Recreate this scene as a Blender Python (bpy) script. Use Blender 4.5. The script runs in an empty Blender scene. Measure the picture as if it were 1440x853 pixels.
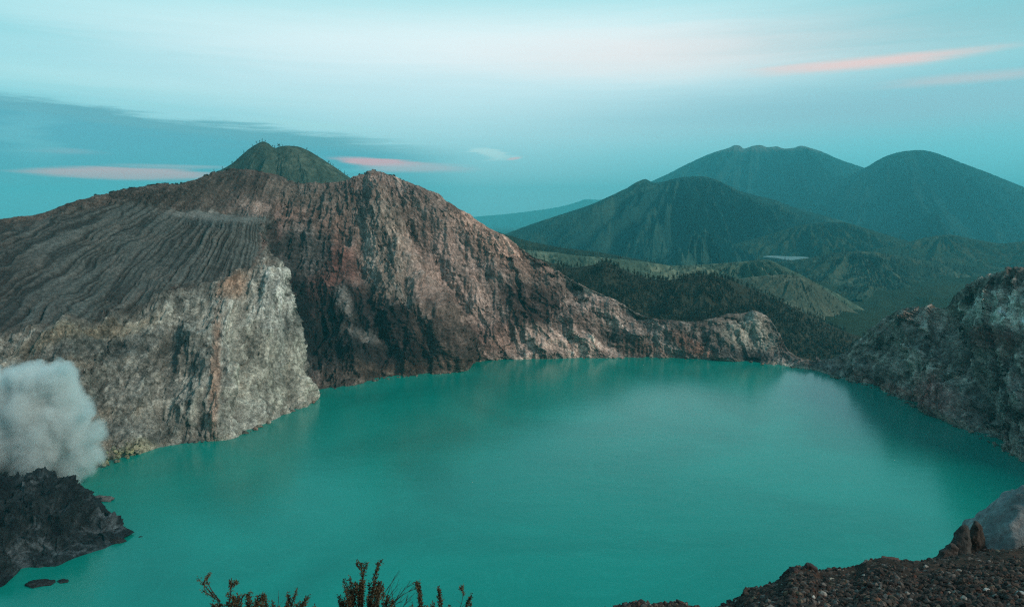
import bpy, math, random
import numpy as np
random.seed(7); RNG = np.random.default_rng(11)
f4 = np.float32
SC = bpy.context.scene
COL = SC.collection
R = math.radians

# ------------------------------------------------------------------ camera model (used to measure the place)
F, PITCH, H = 1000.0, math.atan(126.5 / 1000.0), 200.0
CP, SP = math.cos(PITCH), math.sin(PITCH)

def ray(px, py):
    a = (px - 720.0) / F; b = (426.5 - py) / F
    return a, CP + SP * b, -SP + CP * b

def P(px, py, Y=None):
    """world point seen at photo position (px, py) at forward distance Y (on the lake surface when Y is None)"""
    x, y, z = ray(px, py)
    s = (H / -z) if Y is None else Y / y
    return np.array([x * s, y * s, H + z * s])

def proj(X, Y, Z):
    z = Z - H
    fw = Y * CP - z * SP; up = Y * SP + z * CP
    return 720 + F * X / fw, 426.5 - F * up / fw

# ------------------------------------------------------------------ noise
_perm = RNG.permutation(256).astype(np.int32); _perm = np.concatenate([_perm, _perm])
_g = RNG.normal(size=(256, 3)); _g /= np.linalg.norm(_g, axis=1)[:, None]; _g = _g.astype(f4)

from concurrent.futures import ThreadPoolExecutor
POOL = ThreadPoolExecutor(4)
def chunked(fn, *arrs):
    arrs = np.broadcast_arrays(*[np.asarray(a, f4) for a in arrs]); shp = arrs[0].shape
    if arrs[0].size < 30000: return fn(*arrs)
    fl = [np.ascontiguousarray(a).ravel() for a in arrs]; n_ = fl[0].size; st = 24000
    res = list(POOL.map(lambda i: fn(*[a[i:i + st] for a in fl]), range(0, n_, st)))
    if isinstance(res[0], tuple): return tuple(np.concatenate([r[k] for r in res]).reshape(shp) for k in range(len(res[0])))
    return np.concatenate(res).reshape(shp)
def noise3(x, y, z): return chunked(_noise3, x, y, z)
def gabor(x, y, dx, dy): return chunked(_gabor, x, y, dx, dy)

def _noise3(x, y, z):
    xi = np.floor(x); yi = np.floor(y); zi = np.floor(z)
    xf = x - xi; yf = y - yi; zf = z - zi
    xi = xi.astype(np.int32) & 255; yi = yi.astype(np.int32) & 255; zi = zi.astype(np.int32) & 255
    u = xf * xf * xf * (xf * (xf * 6 - 15) + 10); v = yf * yf * yf * (yf * (yf * 6 - 15) + 10); w = zf * zf * zf * (zf * (zf * 6 - 15) + 10)
    out = 0
    for dx in (0, 1):
        px_ = _perm[(xi + dx) & 255]; wx = u if dx else 1 - u
        for dy in (0, 1):
            pxy = _perm[(px_ + yi + dy) & 255]; wy = v if dy else 1 - v
            for dz in (0, 1):
                g = _g[_perm[(pxy + zi + dz) & 255]]
                wz = w if dz else 1 - w
                out = out + wx * wy * wz * (g[..., 0] * (xf - dx) + g[..., 1] * (yf - dy) + g[..., 2] * (zf - dz))
    return out * 1.5

def fbm(x, y, z, octv=4, gain=.5):
    a, s, t = 1.0, 0, 0
    for i in range(octv):
        s = s + a * noise3(x * 2 ** i + 13.7 * i, y * 2 ** i + 5.1 * i, z * 2 ** i + 9.3 * i); t += a; a *= gain
    return s / t

def ridged(x, y, z, octv=4, gain=.5):
    a, s, t, w = 1.0, 0, 0, 1.0
    for i in range(octv):
        n = 1 - np.abs(noise3(x * 2 ** i + 31.7 * i, y * 2 ** i + 15.1 * i, z * 2 ** i + 7.3 * i)) * 1.6
        n = n * n * w; w = np.clip(n * 1.6, 0, 1)
        s = s + a * n; t += a; a *= gain
    return s / t

def _gabor(x, y, dx, dy):
    """stripes running along the downhill direction; (dx, dy) is the unit vector across the slope"""
    ix = np.floor(x); iy = np.floor(y); fx = x - ix; fy = y - iy
    ix = ix.astype(np.int32); iy = iy.astype(np.int32)
    c = 0; gx = 0; gy = 0; wt = 0
    for i in (-2, -1, 0, 1):
        for j in (-2, -1, 0, 1):
            h = _perm[(_perm[(ix - i) & 255] + iy - j) & 255]
            hx = (h & 15).astype(f4) / f4(32); hy = (h >> 4).astype(f4) / f4(32)
            ax = fx + i - hx; ay = fy + j - hy
            w = np.exp(-2 * (ax * ax + ay * ay)); m = (ax * dx + ay * dy) * 6.2832
            s = np.sin(m)
            c = c + w * np.cos(m); gx = gx - w * s * dx; gy = gy - w * s * dy; wt = wt + w
    return (c / wt).astype(f4), (gx / wt).astype(f4), (gy / wt).astype(f4)

def _facet(u, v, seed):
    """fractured-rock relief: every cell is its own tilted face; returns relief and a random tone per cell"""
    iu = np.floor(u); iv = np.floor(v); fu = u - iu; fv = v - iv; iu = iu.astype(np.int32); iv = iv.astype(np.int32); sd = seed.astype(np.int32)
    best = np.full(u.shape, 9., f4); d_ = np.zeros(u.shape, f4); tn = np.zeros(u.shape, f4); b2 = np.full(u.shape, 9., f4)
    for i in (-1, 0, 1):
        for j in (-1, 0, 1):
            h = _perm[(_perm[(iu + i + sd) & 255] + iv + j) & 255]; h2 = _perm[h + 1]; h3 = _perm[h + 7]
            ax = fu - i - (.1 + .8 * h / 256.); ay = fv - j - (.1 + .8 * h2 / 256.)
            q = np.abs(ax) + np.abs(ay) * .8 + .35 * (ax * ax + ay * ay)
            m = q < best
            b2 = np.where(m, best, np.minimum(b2, q)); best = np.where(m, q, best)
            d_ = np.where(m, ax * (h3 / 128. - 1) * 1.2 + ay * (h2 / 128. - 1) * .6 + (h / 256. - .5) * .7, d_); tn = np.where(m, h3 / 256. - .5, tn)
    return d_.astype(f4), tn.astype(f4), np.clip((b2 - best) * 6, 0, 1).astype(f4)
def facet(u, v, seed): return chunked(_facet, u, v, np.full(np.shape(u), seed, f4))

def erosion(x, y, nx, ny, wl, octv=4, gain=.5, branch=.55):
    """gully height in about -1..1 and following the downhill direction (nx, ny), octave by octave branching"""
    h, t, a = 0, 0, 1.0
    cx, cy = nx.copy(), ny.copy()
    for i in range(octv):
        l = np.sqrt(cx * cx + cy * cy) + 1e-6
        px_, py_ = -cy / l, cx / l
        g, gx, gy = gabor(x / wl + 17 * i, y / wl + 29 * i, px_, py_)
        h = h + a * g; t += a; a *= gain; wl *= .5
        cx = cx / l - gx * branch; cy = cy / l - gy * branch
    return h / t

def sstep(a, b, x):
    t = np.clip((x - a) / (b - a), 0, 1); return t * t * (3 - 2 * t)

def pchip(xs, V, xq):
    """monotone cubic along axis 0"""
    xs = np.asarray(xs, float); V = np.asarray(V, float)
    h = np.diff(xs); sh = (-1,) + (1,) * (V.ndim - 1); h_ = h.reshape(sh)
    d = np.diff(V, axis=0) / h_
    m = np.zeros_like(V); m[0] = d[0]; m[-1] = d[-1]
    w1 = 2 * h_[1:] + h_[:-1]; w2 = h_[1:] + 2 * h_[:-1]
    same = d[:-1] * d[1:] > 0
    with np.errstate(all='ignore'):
        mm = (w1 + w2) / (w1 / d[:-1] + w2 / d[1:])
    m[1:-1] = np.where(same, mm, 0)
    i = np.clip(np.searchsorted(xs, xq, 'right') - 1, 0, len(xs) - 2)
    t = ((xq - xs[i]) / h[i]).reshape(sh); hh = h[i].reshape(sh)
    t2 = t * t; t3 = t2 * t
    return (2 * t3 - 3 * t2 + 1) * V[i] + (t3 - 2 * t2 + t) * hh * m[i] + (-2 * t3 + 3 * t2) * V[i + 1] + (t3 - t2) * hh * m[i + 1]

# ------------------------------------------------------------------ mesh helpers
def mesh_np(name, verts, faces, mat, col=None, smooth=True, parent=None):
    """faces: (n, k) int array"""
    me = bpy.data.meshes.new(name)
    verts = np.ascontiguousarray(verts, f4).reshape(-1, 3); faces = np.ascontiguousarray(faces, np.int32)
    n, k = faces.shape
    me.vertices.add(len(verts)); me.vertices.foreach_set('co', verts.ravel())
    me.loops.add(n * k); me.loops.foreach_set('vertex_index', faces.ravel())
    me.polygons.add(n); me.polygons.foreach_set('loop_start', np.arange(0, n * k, k, dtype=np.int32))
    me.polygons.foreach_set('loop_total', np.full(n, k, np.int32))
    me.polygons.foreach_set('use_smooth', np.full(n, smooth, bool))
    me.update(calc_edges=True); me.validate(verbose=False)
    if col is not None:
        c = np.ones((len(verts), 4), f4); c[:, :3] = np.clip(np.asarray(col).reshape(-1, 3), 0.002, .9)
        at = me.color_attributes.new('Col', 'FLOAT_COLOR', 'POINT'); at.data.foreach_set('color', c.ravel())
    me.materials.append(mat)
    o = bpy.data.objects.new(name, me); COL.objects.link(o)
    if parent: o.parent = parent
    return o

def grid_faces(nu, nv, flip=False):
    i = np.arange(nu - 1)[:, None] * nv + np.arange(nv - 1)[None]
    i = i.ravel()
    q = np.stack([i, i + nv, i + nv + 1, i + 1], 1)
    return q[:, ::-1] if flip else q

def tag(o, label, cat=None, group=None, kind=None):
    o['label'] = label
    if cat: o['category'] = cat
    if group: o['group'] = group
    if kind: o['kind'] = kind
    return o

def normals(S):
    du = np.gradient(S, axis=0); dv = np.gradient(S, axis=1)
    n = np.cross(du, dv); n /= np.linalg.norm(n, axis=2)[..., None] + 1e-9
    return n

# ------------------------------------------------------------------ materials
def nt(name):
    m = bpy.data.materials.new(name); m.use_nodes = True
    t = m.node_tree; b = t.nodes['Principled BSDF']; return m, t, b

def surf(name, scales, amp, bump, bump_scale, rough=.95, spec=.15, base=None, lo=.3, hi=.7):
    """ground-like material: vertex albedo broken up by object-space noises"""
    m, t, b = nt(name); N, L = t.nodes, t.links
    tc = N.new('ShaderNodeTexCoord')
    if base is None:
        a = N.new('ShaderNodeAttribute'); a.attribute_name = 'Col'; cur = a.outputs['Color']
    else:
        a = N.new('ShaderNodeRGB'); a.outputs[0].default_value = (*base, 1); cur = a.outputs[0]
    for s in scales:
        n = N.new('ShaderNodeTexNoise'); n.inputs['Scale'].default_value = s; n.inputs['Detail'].default_value = 5; n.inputs['Roughness'].default_value = .65
        L.new(tc.outputs['Object'], n.inputs['Vector'])
        mr = N.new('ShaderNodeMapRange'); mr.inputs[1].default_value = lo; mr.inputs[2].default_value = hi
        mr.inputs[3].default_value = 1 - amp; mr.inputs[4].default_value = 1 + amp
        L.new(n.outputs['Fac'], mr.inputs[0])
        v = N.new('ShaderNodeVectorMath'); v.operation = 'SCALE'
        L.new(cur, v.inputs[0]); L.new(mr.outputs[0], v.inputs['Scale']); cur = v.outputs[0]
    L.new(cur, b.inputs['Base Color'])
    b.inputs['Roughness'].default_value = rough; b.inputs['Specular IOR Level'].default_value = spec
    if bump:
        prev = None
        for s, d in bump_scale:
            n = N.new('ShaderNodeTexNoise'); n.inputs['Scale'].default_value = s; n.inputs['Detail'].default_value = 6; n.inputs['Roughness'].default_value = .7
            L.new(tc.outputs['Object'], n.inputs['Vector'])
            bp = N.new('ShaderNodeBump'); bp.inputs['Strength'].default_value = bump; bp.inputs['Distance'].default_value = d
            L.new(n.outputs['Fac'], bp.inputs['Height'])
            if prev: L.new(prev.outputs[0], bp.inputs['Normal'])
            prev = bp
        L.new(prev.outputs[0], b.inputs['Normal'])
    return m

M_ROCK = surf('rock', (.22, .8), .32, 1.0, ((.22, 3.0), (.8, 1.3)), lo=.38, hi=.62)
M_FAR = surf('far_land', (.012, .05), .3, .9, ((.02, 14), (.06, 6)), spec=.05)
M_HILL = surf('hill_land', (.05, .3), .3, .9, ((.08, 4), (.35, 1.5)), spec=.05)
M_LEAF = surf('tree_leaf', (.5,), .35, 0, (), rough=.8, spec=.2)
M_NEAR = surf('near_rock', (1.2, 6), .3, .9, ((1.5, .15), (9, .03)))
M_STONE = surf('gravel_stone', (14,), .25, .5, ((40, .006),), rough=.85, spec=.3)
M_TWIG = surf('twig_bark', (60,), .3, 0, (), base=(.05, .034, .026))
M_SHRUB = surf('shrub_leaf', (30,), .45, 0, (), base=(.085, .070, .036), rough=.7, spec=.25)

# ------------------------------------------------------------------ crater wall (loft through surveyed profiles)
def L_(s, r, rows=6, bulge=0.0):
    """straight profile between the shore and the rim"""
    pts = []
    sY = P(*s)[1]
    for k in range(rows + 1):
        t = k / rows
        px = s[0] + (r[0] - s[0]) * t; py = s[1] + (r[1] - s[1]) * t
        Y = sY + (r[2] - sY) * t ** (1 + bulge)
        pts.append((px, py, Y))
    return pts
# rows: shore, A, B, C, D, E, rim
cols = [
 [(-900,1010),(-900,860,330),(-900,700,400),(-900,560,470),(-900,470,520),(-900,420,560),(-900,390,600)],
 [(-300,740),(-300,640,480),(-300,500,540),(-300,450,610),(-300,400,690),(-300,370,740),(-300,345,790)],
 [(0,700),(0,570,545),(0,462,610),(0,420,670),(0,370,735),(0,335,790),(0,306,840)],
 [(75,690),(72,560,565),(70,455,630),(68,410,700),(66,355,775),(65,320,830),(65,298,875)],
 [(150,655),(140,540,600),(130,442,665),(130,400,730),(130,345,810),(130,305,870),(130,275,920)],
 [(240,626),(235,520,655),(232,410,730),(225,375,780),(215,330,840),(205,292,910),(200,262,970)],
 [(300,619),(295,500,675),(290,392,765),(283,360,805),(270,325,860),(262,297,950),(252,258,1040)],
 [(330,616),(322,490,690),(325,378,785),(318,350,825),(300,318,870),(300,300,990),(285,247,1100)],
 [(370,595),(355,485,720),(352,385,800),(342,345,850),(335,312,900),(335,301,1020),(315,240,1150)],
 [(405,582),(388,480,745),(375,392,800),(363,350,860),(352,314,910),(355,300,1040),(342,237,1180)],
 [(443,565),(424,480,775),(408,405,820),(384,360,880),(368,320,925),(372,300,1070),(375,242,1200)],
 [(446,556),(428,480,812),(412,410,855),(388,365,905),(371,325,945),(384,303,1090),(400,250,1205)],
 [(447,551),(432,480,885),(415,420,945),(392,378,990),(376,335,1020),(392,305,1105),(418,255,1205)],
 [(470,548),(462,495,880),(450,440,950),(435,385,1010),(425,335,1060),(425,300,1120),(440,256,1200)],
 [(520,536),(512,490,885),(500,430,950),(490,375,1020),(482,330,1070),(478,298,1120),(478,256,1195)],
 [(575,529),(568,475,890),(550,415,945),(530,365,1020),(515,320,1080),(505,285,1130),(502,246,1190)],
 [(630,524),(618,490,885),(588,425,930),(560,375,1000),(545,325,1070),(532,285,1130),(525,240,1190)],
 [(657,520),(648,495,900),(612,430,945),(580,372,1015),(562,325,1080),(550,285,1130),(545,243,1185)],
 [(663,509),(662,485,970),(640,435,1000),(612,380,1045),(590,335,1090),(578,298,1125),(570,254,1175)],
 [(690,506),(690,475,965),(676,435,995),(655,390,1035),(630,350,1080),(615,312,1120),(605,270,1165)],
 L_((730,505),(640,292,1150),6,.3), L_((770,504),(680,316,1125),6,.3), L_((810,503),(725,343,1100),6,.3),
 L_((860,503),(775,375,1075),6,.3), L_((905,503),(830,405,1050),6,.2), L_((945,503),(880,430,1030),6,.2),
 L_((975,504),(920,448,1012),6,.2), L_((1008,506),(960,452,1005),6,.1), L_((1035,509),(1000,448,1000),6,.1),
 L_((1060,511),(1030,441,1005),6), L_((1080,513),(1058,439,1005),6), L_((1096,514),(1080,446,1000),6),
 L_((1106,515),(1092,462,985)), L_((1115,516),(1102,482,965)), L_((1130,518),(1118,500,950)), L_((1150,521),(1142,507,940)),
 L_((1165,526),(1160,510,915)), L_((1180,531),(1180,500,900)), L_((1205,538),(1200,486,885)), L_((1232,547),(1222,464,870)),
 L_((1258,557),(1245,446,850)), L_((1283,569),(1268,434,830)), L_((1308,583),(1300,431,800)), L_((1332,592),(1330,432,780),6),
 L_((1355,603),(1342,414,765)), L_((1382,616),(1362,398,745)), L_((1410,632),(1385,388,722)), L_((1440,648),(1430,376,690)),
 L_((1500,680),(1500,362,650)), L_((1620,740),(1650,330,580)), L_((1900,880),(2100,260,460)), L_((2600,1250),(3400,150,250)),
]
W = np.array([[P(*q) for q in c] for c in cols])          # ncol x 7 x 3
cxy = W[:, :, :2]
# under-water foot and outer flank
out = W[:, -1] - W[:, 0]; out[:, 2] = 0; out /= np.linalg.norm(out, axis=1)[:, None]
foot = W[:, 0] - out * 12; foot[:, 2] = -14
foot2 = W[:, 0] - out * 2; foot2[:, 2] = -2
rim = W[:, -1]
bk1 = rim + out * 10; bk1[:, 2] -= 1.5
bk2 = rim + out * 70; bk2[:, 2] -= 38
bk3 = rim + out * 330; bk3[:, 2] = np.minimum(rim[:, 2] - 130, -70)
W = np.concatenate([foot[:, None], foot2[:, None], W, bk1[:, None], bk2[:, None], bk3[:, None]], 1)
nc = len(cols)
pxs = np.array([[q[0] for q in c] for c in cols]); pys = np.array([[q[1] for q in c] for c in cols])
du = np.maximum(np.hypot(np.diff(pxs, axis=0), np.diff(pys, axis=0)).mean(1), 14)
du = np.minimum(du, 90)
up = np.concatenate([[0], np.cumsum(du)])
vp = np.array([0, 25, 40, 160, 290, 380, 460, 530, 610, 650, 700, 740.])
NU, NV = 1750, 620
uq = np.linspace(0, up[-1], NU); vq = np.linspace(0, vp[-1], NV)
S = pchip(up, W, uq)                                       # NU x rows x 3
S = pchip(vp, S.transpose(1, 0, 2), vq).transpose(1, 0, 2)  # NU x NV x 3
BPX, BPY = proj(S[..., 0], np.maximum(S[..., 1], 50), S[..., 2])
BX, BY, BZ = [S[..., i].astype(f4) for i in range(3)]
vv = np.broadcast_to(vq[None], (NU, NV))
n = normals(S)
if n[NU // 2, NV // 3, 1] > 0: n = -n
wv = sstep(10, 70, vv)                                     # quiet at the waterline
rimq = 1 - .75 * np.exp(-((vv - 612) / 30.) ** 2)           # quiet along the rim
backq = 1 - sstep(610, 660, vv) * .6
# zone masks (places on the wall, found once from the undisplaced surface)
def zone(cx, cy, rx, ry, ang=0, soft=.45, wob=.25):
    dx, dy = BPX - cx, BPY - cy; a = R(ang); c, s = math.cos(a), math.sin(a)
    d = np.hypot((dx * c + dy * s) / rx, (-dx * s + dy * c) / ry) + wob * WN
    return 1 - sstep(1 - soft, 1 + soft, d)
WN = fbm(BX / 30, BY / 30, BZ / 22, 5, .6) * 1.6
UU = np.broadcast_to(uq[:, None], (NU, NV)) + WN * 6
def ribline(pts, h, w):
    """a rib (h > 0) or ravine (h < 0) running down the wall through the given places"""
    wx, wy = BPX + WN * 7, BPY + WN * 5
    best = np.full(BPX.shape, 1e9, f4)
    for (ax, ay), (bx, by) in zip(pts[:-1], pts[1:]):
        dx, dy = bx - ax, by - ay; t = np.clip(((wx - ax) * dx + (wy - ay) * dy) / (dx * dx + dy * dy), 0, 1)
        best = np.minimum(best, np.hypot(wx - ax - t * dx, wy - ay - t * dy))
    return h * np.exp(-(best / w) ** 1.5)
RIBS = 0
for pts, h, w in [([(528,255),(545,330),(600,400),(650,480),(664,520)],12,17),([(575,330),(640,410),(690,460),(705,505)],-8,15),([(600,275),(680,350),(740,420),(765,500)],6,26),
    ([(480,320),(520,420),(560,530)],-10,13),([(455,380),(480,450),(505,535)],8,16),([(560,400),(585,450),(600,525)],-7,9),([(800,400),(850,470),(875,502)],-5,12),([(850,430),(900,480),(930,502)],4,12),
    ([(640,330),(700,400),(790,470)],-5,10),([(500,270),(505,340),(520,380)],-6,9),([(225,420),(285,500),(306,560),(308,618)],11,17),([(322,385),(338,450),(345,605)],-6,11),([(375,400),(372,500),(392,590)],4,14),
    ([(400,400),(404,500),(420,572)],-5,8),([(190,440),(140,540),(165,650)],-11,20),([(90,450),(75,560)],8,20),([(250,440),(225,540),(232,625)],-7,12),
    ([(1268,437),(1300,500),(1335,592)],11,17),([(1330,445),(1352,520),(1392,612)],-13,15),([(1225,466),(1208,500),(1200,536)],6,9),([(1218,500),(1226,545)],-7,5),([(1400,400),(1420,500),(1450,640)],9,20),([(1250,455),(1262,510),(1280,565)],-7,9),
    ([(985,455),(1000,480),(1008,503)],5,9),([(1045,445),(1050,470)],-3,7)]:
    RIBS = RIBS + ribline(pts, h, w)
brk = np.interp(BPX, [-400, 0, 130, 232, 290, 325, 352, 375, 392, 2000], [505, 462, 445, 412, 394, 378, 372, 345, 318, 300])  # foot line of the ash slope
ash = (1 - sstep(-6, 10, BPY - brk + WN * 14)) * (1 - sstep(366, 380, BPX + WN * 15 + .06 * (BPY - 330))) * sstep(606, 575, vv + 14 * WN)
topl = np.interp(BPX, [-400, 0, 100, 180, 230, 300, 380], [352, 316, 300, 284, 294, 301, 302])
ash_top = sstep(-7, 7, BPY - topl - 9 * WN)
ash = ash * np.clip(ash_top, 0, 1)
shelf = zone(298, 303, 66, 6, 5)
but = zone(385, 480, 75, 125, 0, .3)
# macro shapes
def polar(cx, cy, k):
    """coordinates (across, along) of the fall lines fanning from a summit; k metres-like units per degree"""
    ang_ = np.degrees(np.arctan2(BPX - cx, np.maximum(BPY - cy, 1))); r_ = np.hypot(BPX - cx, BPY - cy)
    return ang_ * k, r_
pa, pr = polar(470, 60, 1.0); pb, pbr = polar(430, 120, 1.0); pc_, pcr = polar(1420, 120, 1.0)
mB = sstep(1165, 1120, BPX); mA = lu0 = sstep(up[11] - 4, up[11] + 10, UU)
wrp = WN * 1.1
def ribs(k, seed):
    """sharp-crested ribs along the fall lines, k degrees apart"""
    def one(a_, r_): 
        n_ = noise3((a_ + wrp * min(1, k / 3)) / k, r_ / (k * 16 + 10) + 0 * a_, 0 * a_ + seed); m2 = noise3(r_ / 45, a_ / (k * 4), 0 * a_ + seed + 9)
        return (1 - np.abs(n_) * 2.1) * (.75 + .7 * m2)
    return np.where(BPX < 1150, np.where(UU > up[11], one(pa, pr), one(pb, pbr)), one(pc_, pcr))
RB = [ribs(k, 10 * i) for i, k in enumerate((7., 3.4, 1.7, .85))]
def facets(k, stretch, seed):
    a_ = np.where(BPX < 1150, np.where(UU > up[11], pa, pb), pc_); r_ = np.where(BPX < 1150, np.where(UU > up[11], pr, pbr), pcr)
    w1_ = fbm(BX / (k * 12), BY / (k * 12), BZ / (k * 12) + seed, 3) * 1.1; w2_ = fbm(BX / (k * 10) + 50, BY / (k * 10), BZ / (k * 10) + seed, 3) * 1.0
    return facet(a_ / k + w1_, np.log(r_ + 1) * 57.3 / (k * stretch) + w2_, seed)
FA, FB, FC = facets(4.2, 3.0, 3), facets(1.8, 3.8, 31), facets(.75, 3.0, 77)
ribd = (RB[0] * 7 + RB[1] * 4.5 + RB[2] * 2.6 + RB[3] * 1.2) - 6
d1 = (fbm(BX / 95, BY / 95, BZ / 80, 3) * 13) * (1 - .75 * ash) * (1 - .6 * shelf)
d1 += (ridged(BX / 48, BY / 48, BZ / 75, 4) - .45) * 8 * (1 - .93 * ash) * (1 - .7 * shelf) + (ribd * .8 + FA[0] * (5.0 - 2.5 * (UU < up[11]) + 5 * sstep(1150, 1260, BPX))) * (1 - ash) * (1 - shelf)
d1 = d1 + RIBS * (vv < 606)
S = S + n * (d1 * wv * rimq * backq)[..., None]
n = normals(S)
if n[NU // 2, NV // 3, 1] > 0: n = -n
nl = np.hypot(n[..., 0], n[..., 1]) + 1e-5
nx, ny = (n[..., 0] / nl).astype(f4), (n[..., 1] / nl).astype(f4)
from math import pi
# smooth the flow field a little so that gullies run straight
def blur(a, k):
    c = np.cumsum(np.pad(a, ((k, k), (0, 0)), 'edge'), 0); a = (c[2 * k:] - c[:-2 * k]) / (2 * k)
    a = a[:NU]
    c = np.cumsum(np.pad(a, ((0, 0), (k, k)), 'edge'), 1); a = (c[:, 2 * k:] - c[:, :-2 * k]) / (2 * k)
    return a[:, :NV]
nx, ny = blur(nx, 14), blur(ny, 14)
X, Y, Z = [S[..., i].astype(f4) for i in range(3)]
er1 = erosion(X, Y, nx, ny, 34., 4, .55, .5)
er2 = erosion(X + 300, Y, nx, ny, 11., 3, .6, .35)
# ash slope grooves: sharp V-shaped rills
th_ = np.degrees(np.arctan2(BPY - 188, 380 - BPX)); rr_f = np.hypot(BPY - 188, 380 - BPX)
th_ = th_ + 1.6 * WN * np.clip(120 / (rr_f + 40), .3, 1.2)
th_ = th_ + 2.4 * fbm(BX / 55, BY / 55, BZ / 55 + 20, 3); rill_a = noise3(th_ / 2.1, rr_f / 210, 0 * th_); rill_b = noise3(th_ / .95 + 40, rr_f / 150, 0 * th_ + 5)
rill = np.clip(np.abs(rill_a) * 1.9, 0, 1) * .65 + np.clip(np.abs(rill_b) * 1.9, 0, 1) * .35
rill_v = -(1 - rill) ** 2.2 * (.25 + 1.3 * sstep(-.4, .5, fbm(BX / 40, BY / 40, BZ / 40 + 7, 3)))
rock_a = (1 - ash) * (1 - .6 * shelf)
d2 = er1 * (2.6 * rock_a + 1.2 * ash) + er2 * 1.5 * rock_a + rill_v * 4.6 * ash * (1 - shelf)
d2 = d2 * sstep(15, 60, vv) * rimq * backq
S = S + n * d2[..., None]
X, Y, Z = [S[..., i].astype(f4) for i in range(3)]
fr = ridged(X / 13, Y / 13, Z / 17, 5, .62) - .45
fs = fbm(X / 3.2, Y / 3.2, Z / 3.6, 3, .6)
rgt = sstep(1150, 1260, BPX)
d3 = (FB[0] * 2.4 + FC[0] * .9 - (1 - FB[2]) * .9 - (1 - FC[2]) * .4) * rock_a * (1 - .45 * (UU < up[11])) + fr * (.9 + .8 * rgt) * rock_a + fs * (.45 + .4 * rgt) * (rock_a + .3 * ash) + (ridged(X / 5, Y / 5, Z / 6, 3, .6) - .45) * .9 * rock_a
d3 = d3 * (.25 + .75 * sstep(10, 55, vv)) * (1 - .45 * np.exp(-((vv - 612) / 25.) ** 2)) * backq
# strata ledges
q = Z + .22 * X + 6 * fbm(X / 60, Y / 60, Z / 60, 2)
led = noise3(q / 3.1, X / 160, Y / 160) + .6 * noise3(q / 1.3, X / 90, Y / 90)
d3 += led * .55 * rock_a * wv
S = S + n * d3[..., None]
X, Y, Z = [S[..., i].astype(f4) for i in range(3)]

# albedo
def c3(r, g, b): return np.array([r, g, b], f4)
def lay(C, m, c): return C * (1 - m[..., None]) + np.asarray(c, f4) * m[..., None]
n1 = fbm(X / 45, Y / 45, Z / 30, 5, .6) * 1.5; n2 = fbm(X / 12, Y / 12, Z / 12 + 50, 5, .65) * 1.5; n3 = fbm(X / 3.5 + 9, Y / 3.5, Z / 4, 3, .65) * 1.5
nstk = erosion(X + 77, Y + 33, nx, ny, 16., 4, .6, .3)      # downslope stain streaks
BROWN, RED, DARK, GREY, PALE, BUFF, ASH = c3(.30,.225,.19), c3(.20,.085,.062), c3(.05,.041,.037), c3(.22,.205,.18), c3(.50,.49,.41), c3(.43,.33,.27), c3(.128,.132,.116)
C = np.zeros((NU, NV, 3), f4) + BROWN
C = lay(C, sstep(-.1, .5, n1) * .7, BUFF)
C = lay(C, sstep(.0, .45, -n1 + .3 * n2) * .7, c3(.13, .08, .062))
C = lay(C, zone(430, 385, 75, 95, 10) * .95, c3(.12,.052,.040))
C = lay(C, zone(425, 355, 42, 45, 20, .3) * .9, c3(.085,.085,.078))
C = lay(C, zone(500, 300, 120, 40, 10) * .6, c3(.19,.14,.11))
C = lay(C, zone(545, 370, 34, 85, -8, .4) * .85, c3(.36,.29,.23))
C = lay(C, zone(520, 345, 12, 45, 5, .4) * .6, c3(.42,.38,.32))
C = lay(C, zone(630, 400, 55, 90, -25) * .6, c3(.38,.27,.22))
C = lay(C, zone(745, 430, 42, 34, 20) * .85, c3(.08,.05,.042))
C = lay(C, zone(850, 470, 60, 16, 28) * .5, c3(.09,.07,.06))
C = lay(C, zone(700, 340, 80, 26, 38) * .7, c3(.44,.28,.21))
C = lay(C, zone(780, 480, 75, 17, 6) * .9, c3(.60,.45,.37))
C = lay(C, zone(690, 475, 40, 22, 0) * .6, c3(.17,.085,.065))
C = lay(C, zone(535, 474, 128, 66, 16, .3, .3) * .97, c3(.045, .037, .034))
C = lay(C, zone(425, 455, 14, 80, -6, .4) * .97, c3(.02, .02, .02))  # shade of the deep cleft painted into the rock colour
C = lay(C, zone(383, 335, 9, 32, -10, .4) * .9, c3(.03, .028, .026))  # upper cleft, its shade painted near black as well
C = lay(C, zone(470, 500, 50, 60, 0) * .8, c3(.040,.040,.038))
C = lay(C, zone(620, 470, 55, 30, 45) * .5, c3(.15,.11,.085))
C = lay(C, zone(560, 520, 110, 13, -4) * .6, c3(.20,.14,.10))
C = lay(C, zone(505, 470, 30, 9, 12, .5, .5) * .9, c3(.26,.25,.22))
C = lay(C, zone(487, 430, 10, 20, -20, .4, .4) * .9, c3(.28,.27,.24))
C = lay(C, zone(560, 405, 8, 26, -50, .4, .4) * .6, c3(.33,.29,.24))
C = lay(C, zone(350, 255, 110, 26, 10) * .85, c3(.075,.055,.044))
C = lay(C, zone(240, 275, 120, 12, -12) * .8, c3(.055,.046,.038))
C = lay(C, zone(430, 272, 60, 18, 10) * .7, c3(.20,.165,.135))
C = lay(C, sstep(840, 930, BPX) * (1 - sstep(1150, 1200, BPX)) * .6, GREY * .9)
C = lay(C, zone(1055, 470, 42, 26, 10, .3) * .9, c3(.40,.38,.31))
C = lay(C, zone(1040, 498, 60, 12, 0, .4) * .85, c3(.10,.10,.092))
C = lay(C, zone(975, 488, 36, 10, 28, .4) * .9, c3(.34,.20,.15))
C = lay(C, zone(905, 490, 40, 10, 10, .4) * .6, c3(.33,.22,.17))
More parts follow.
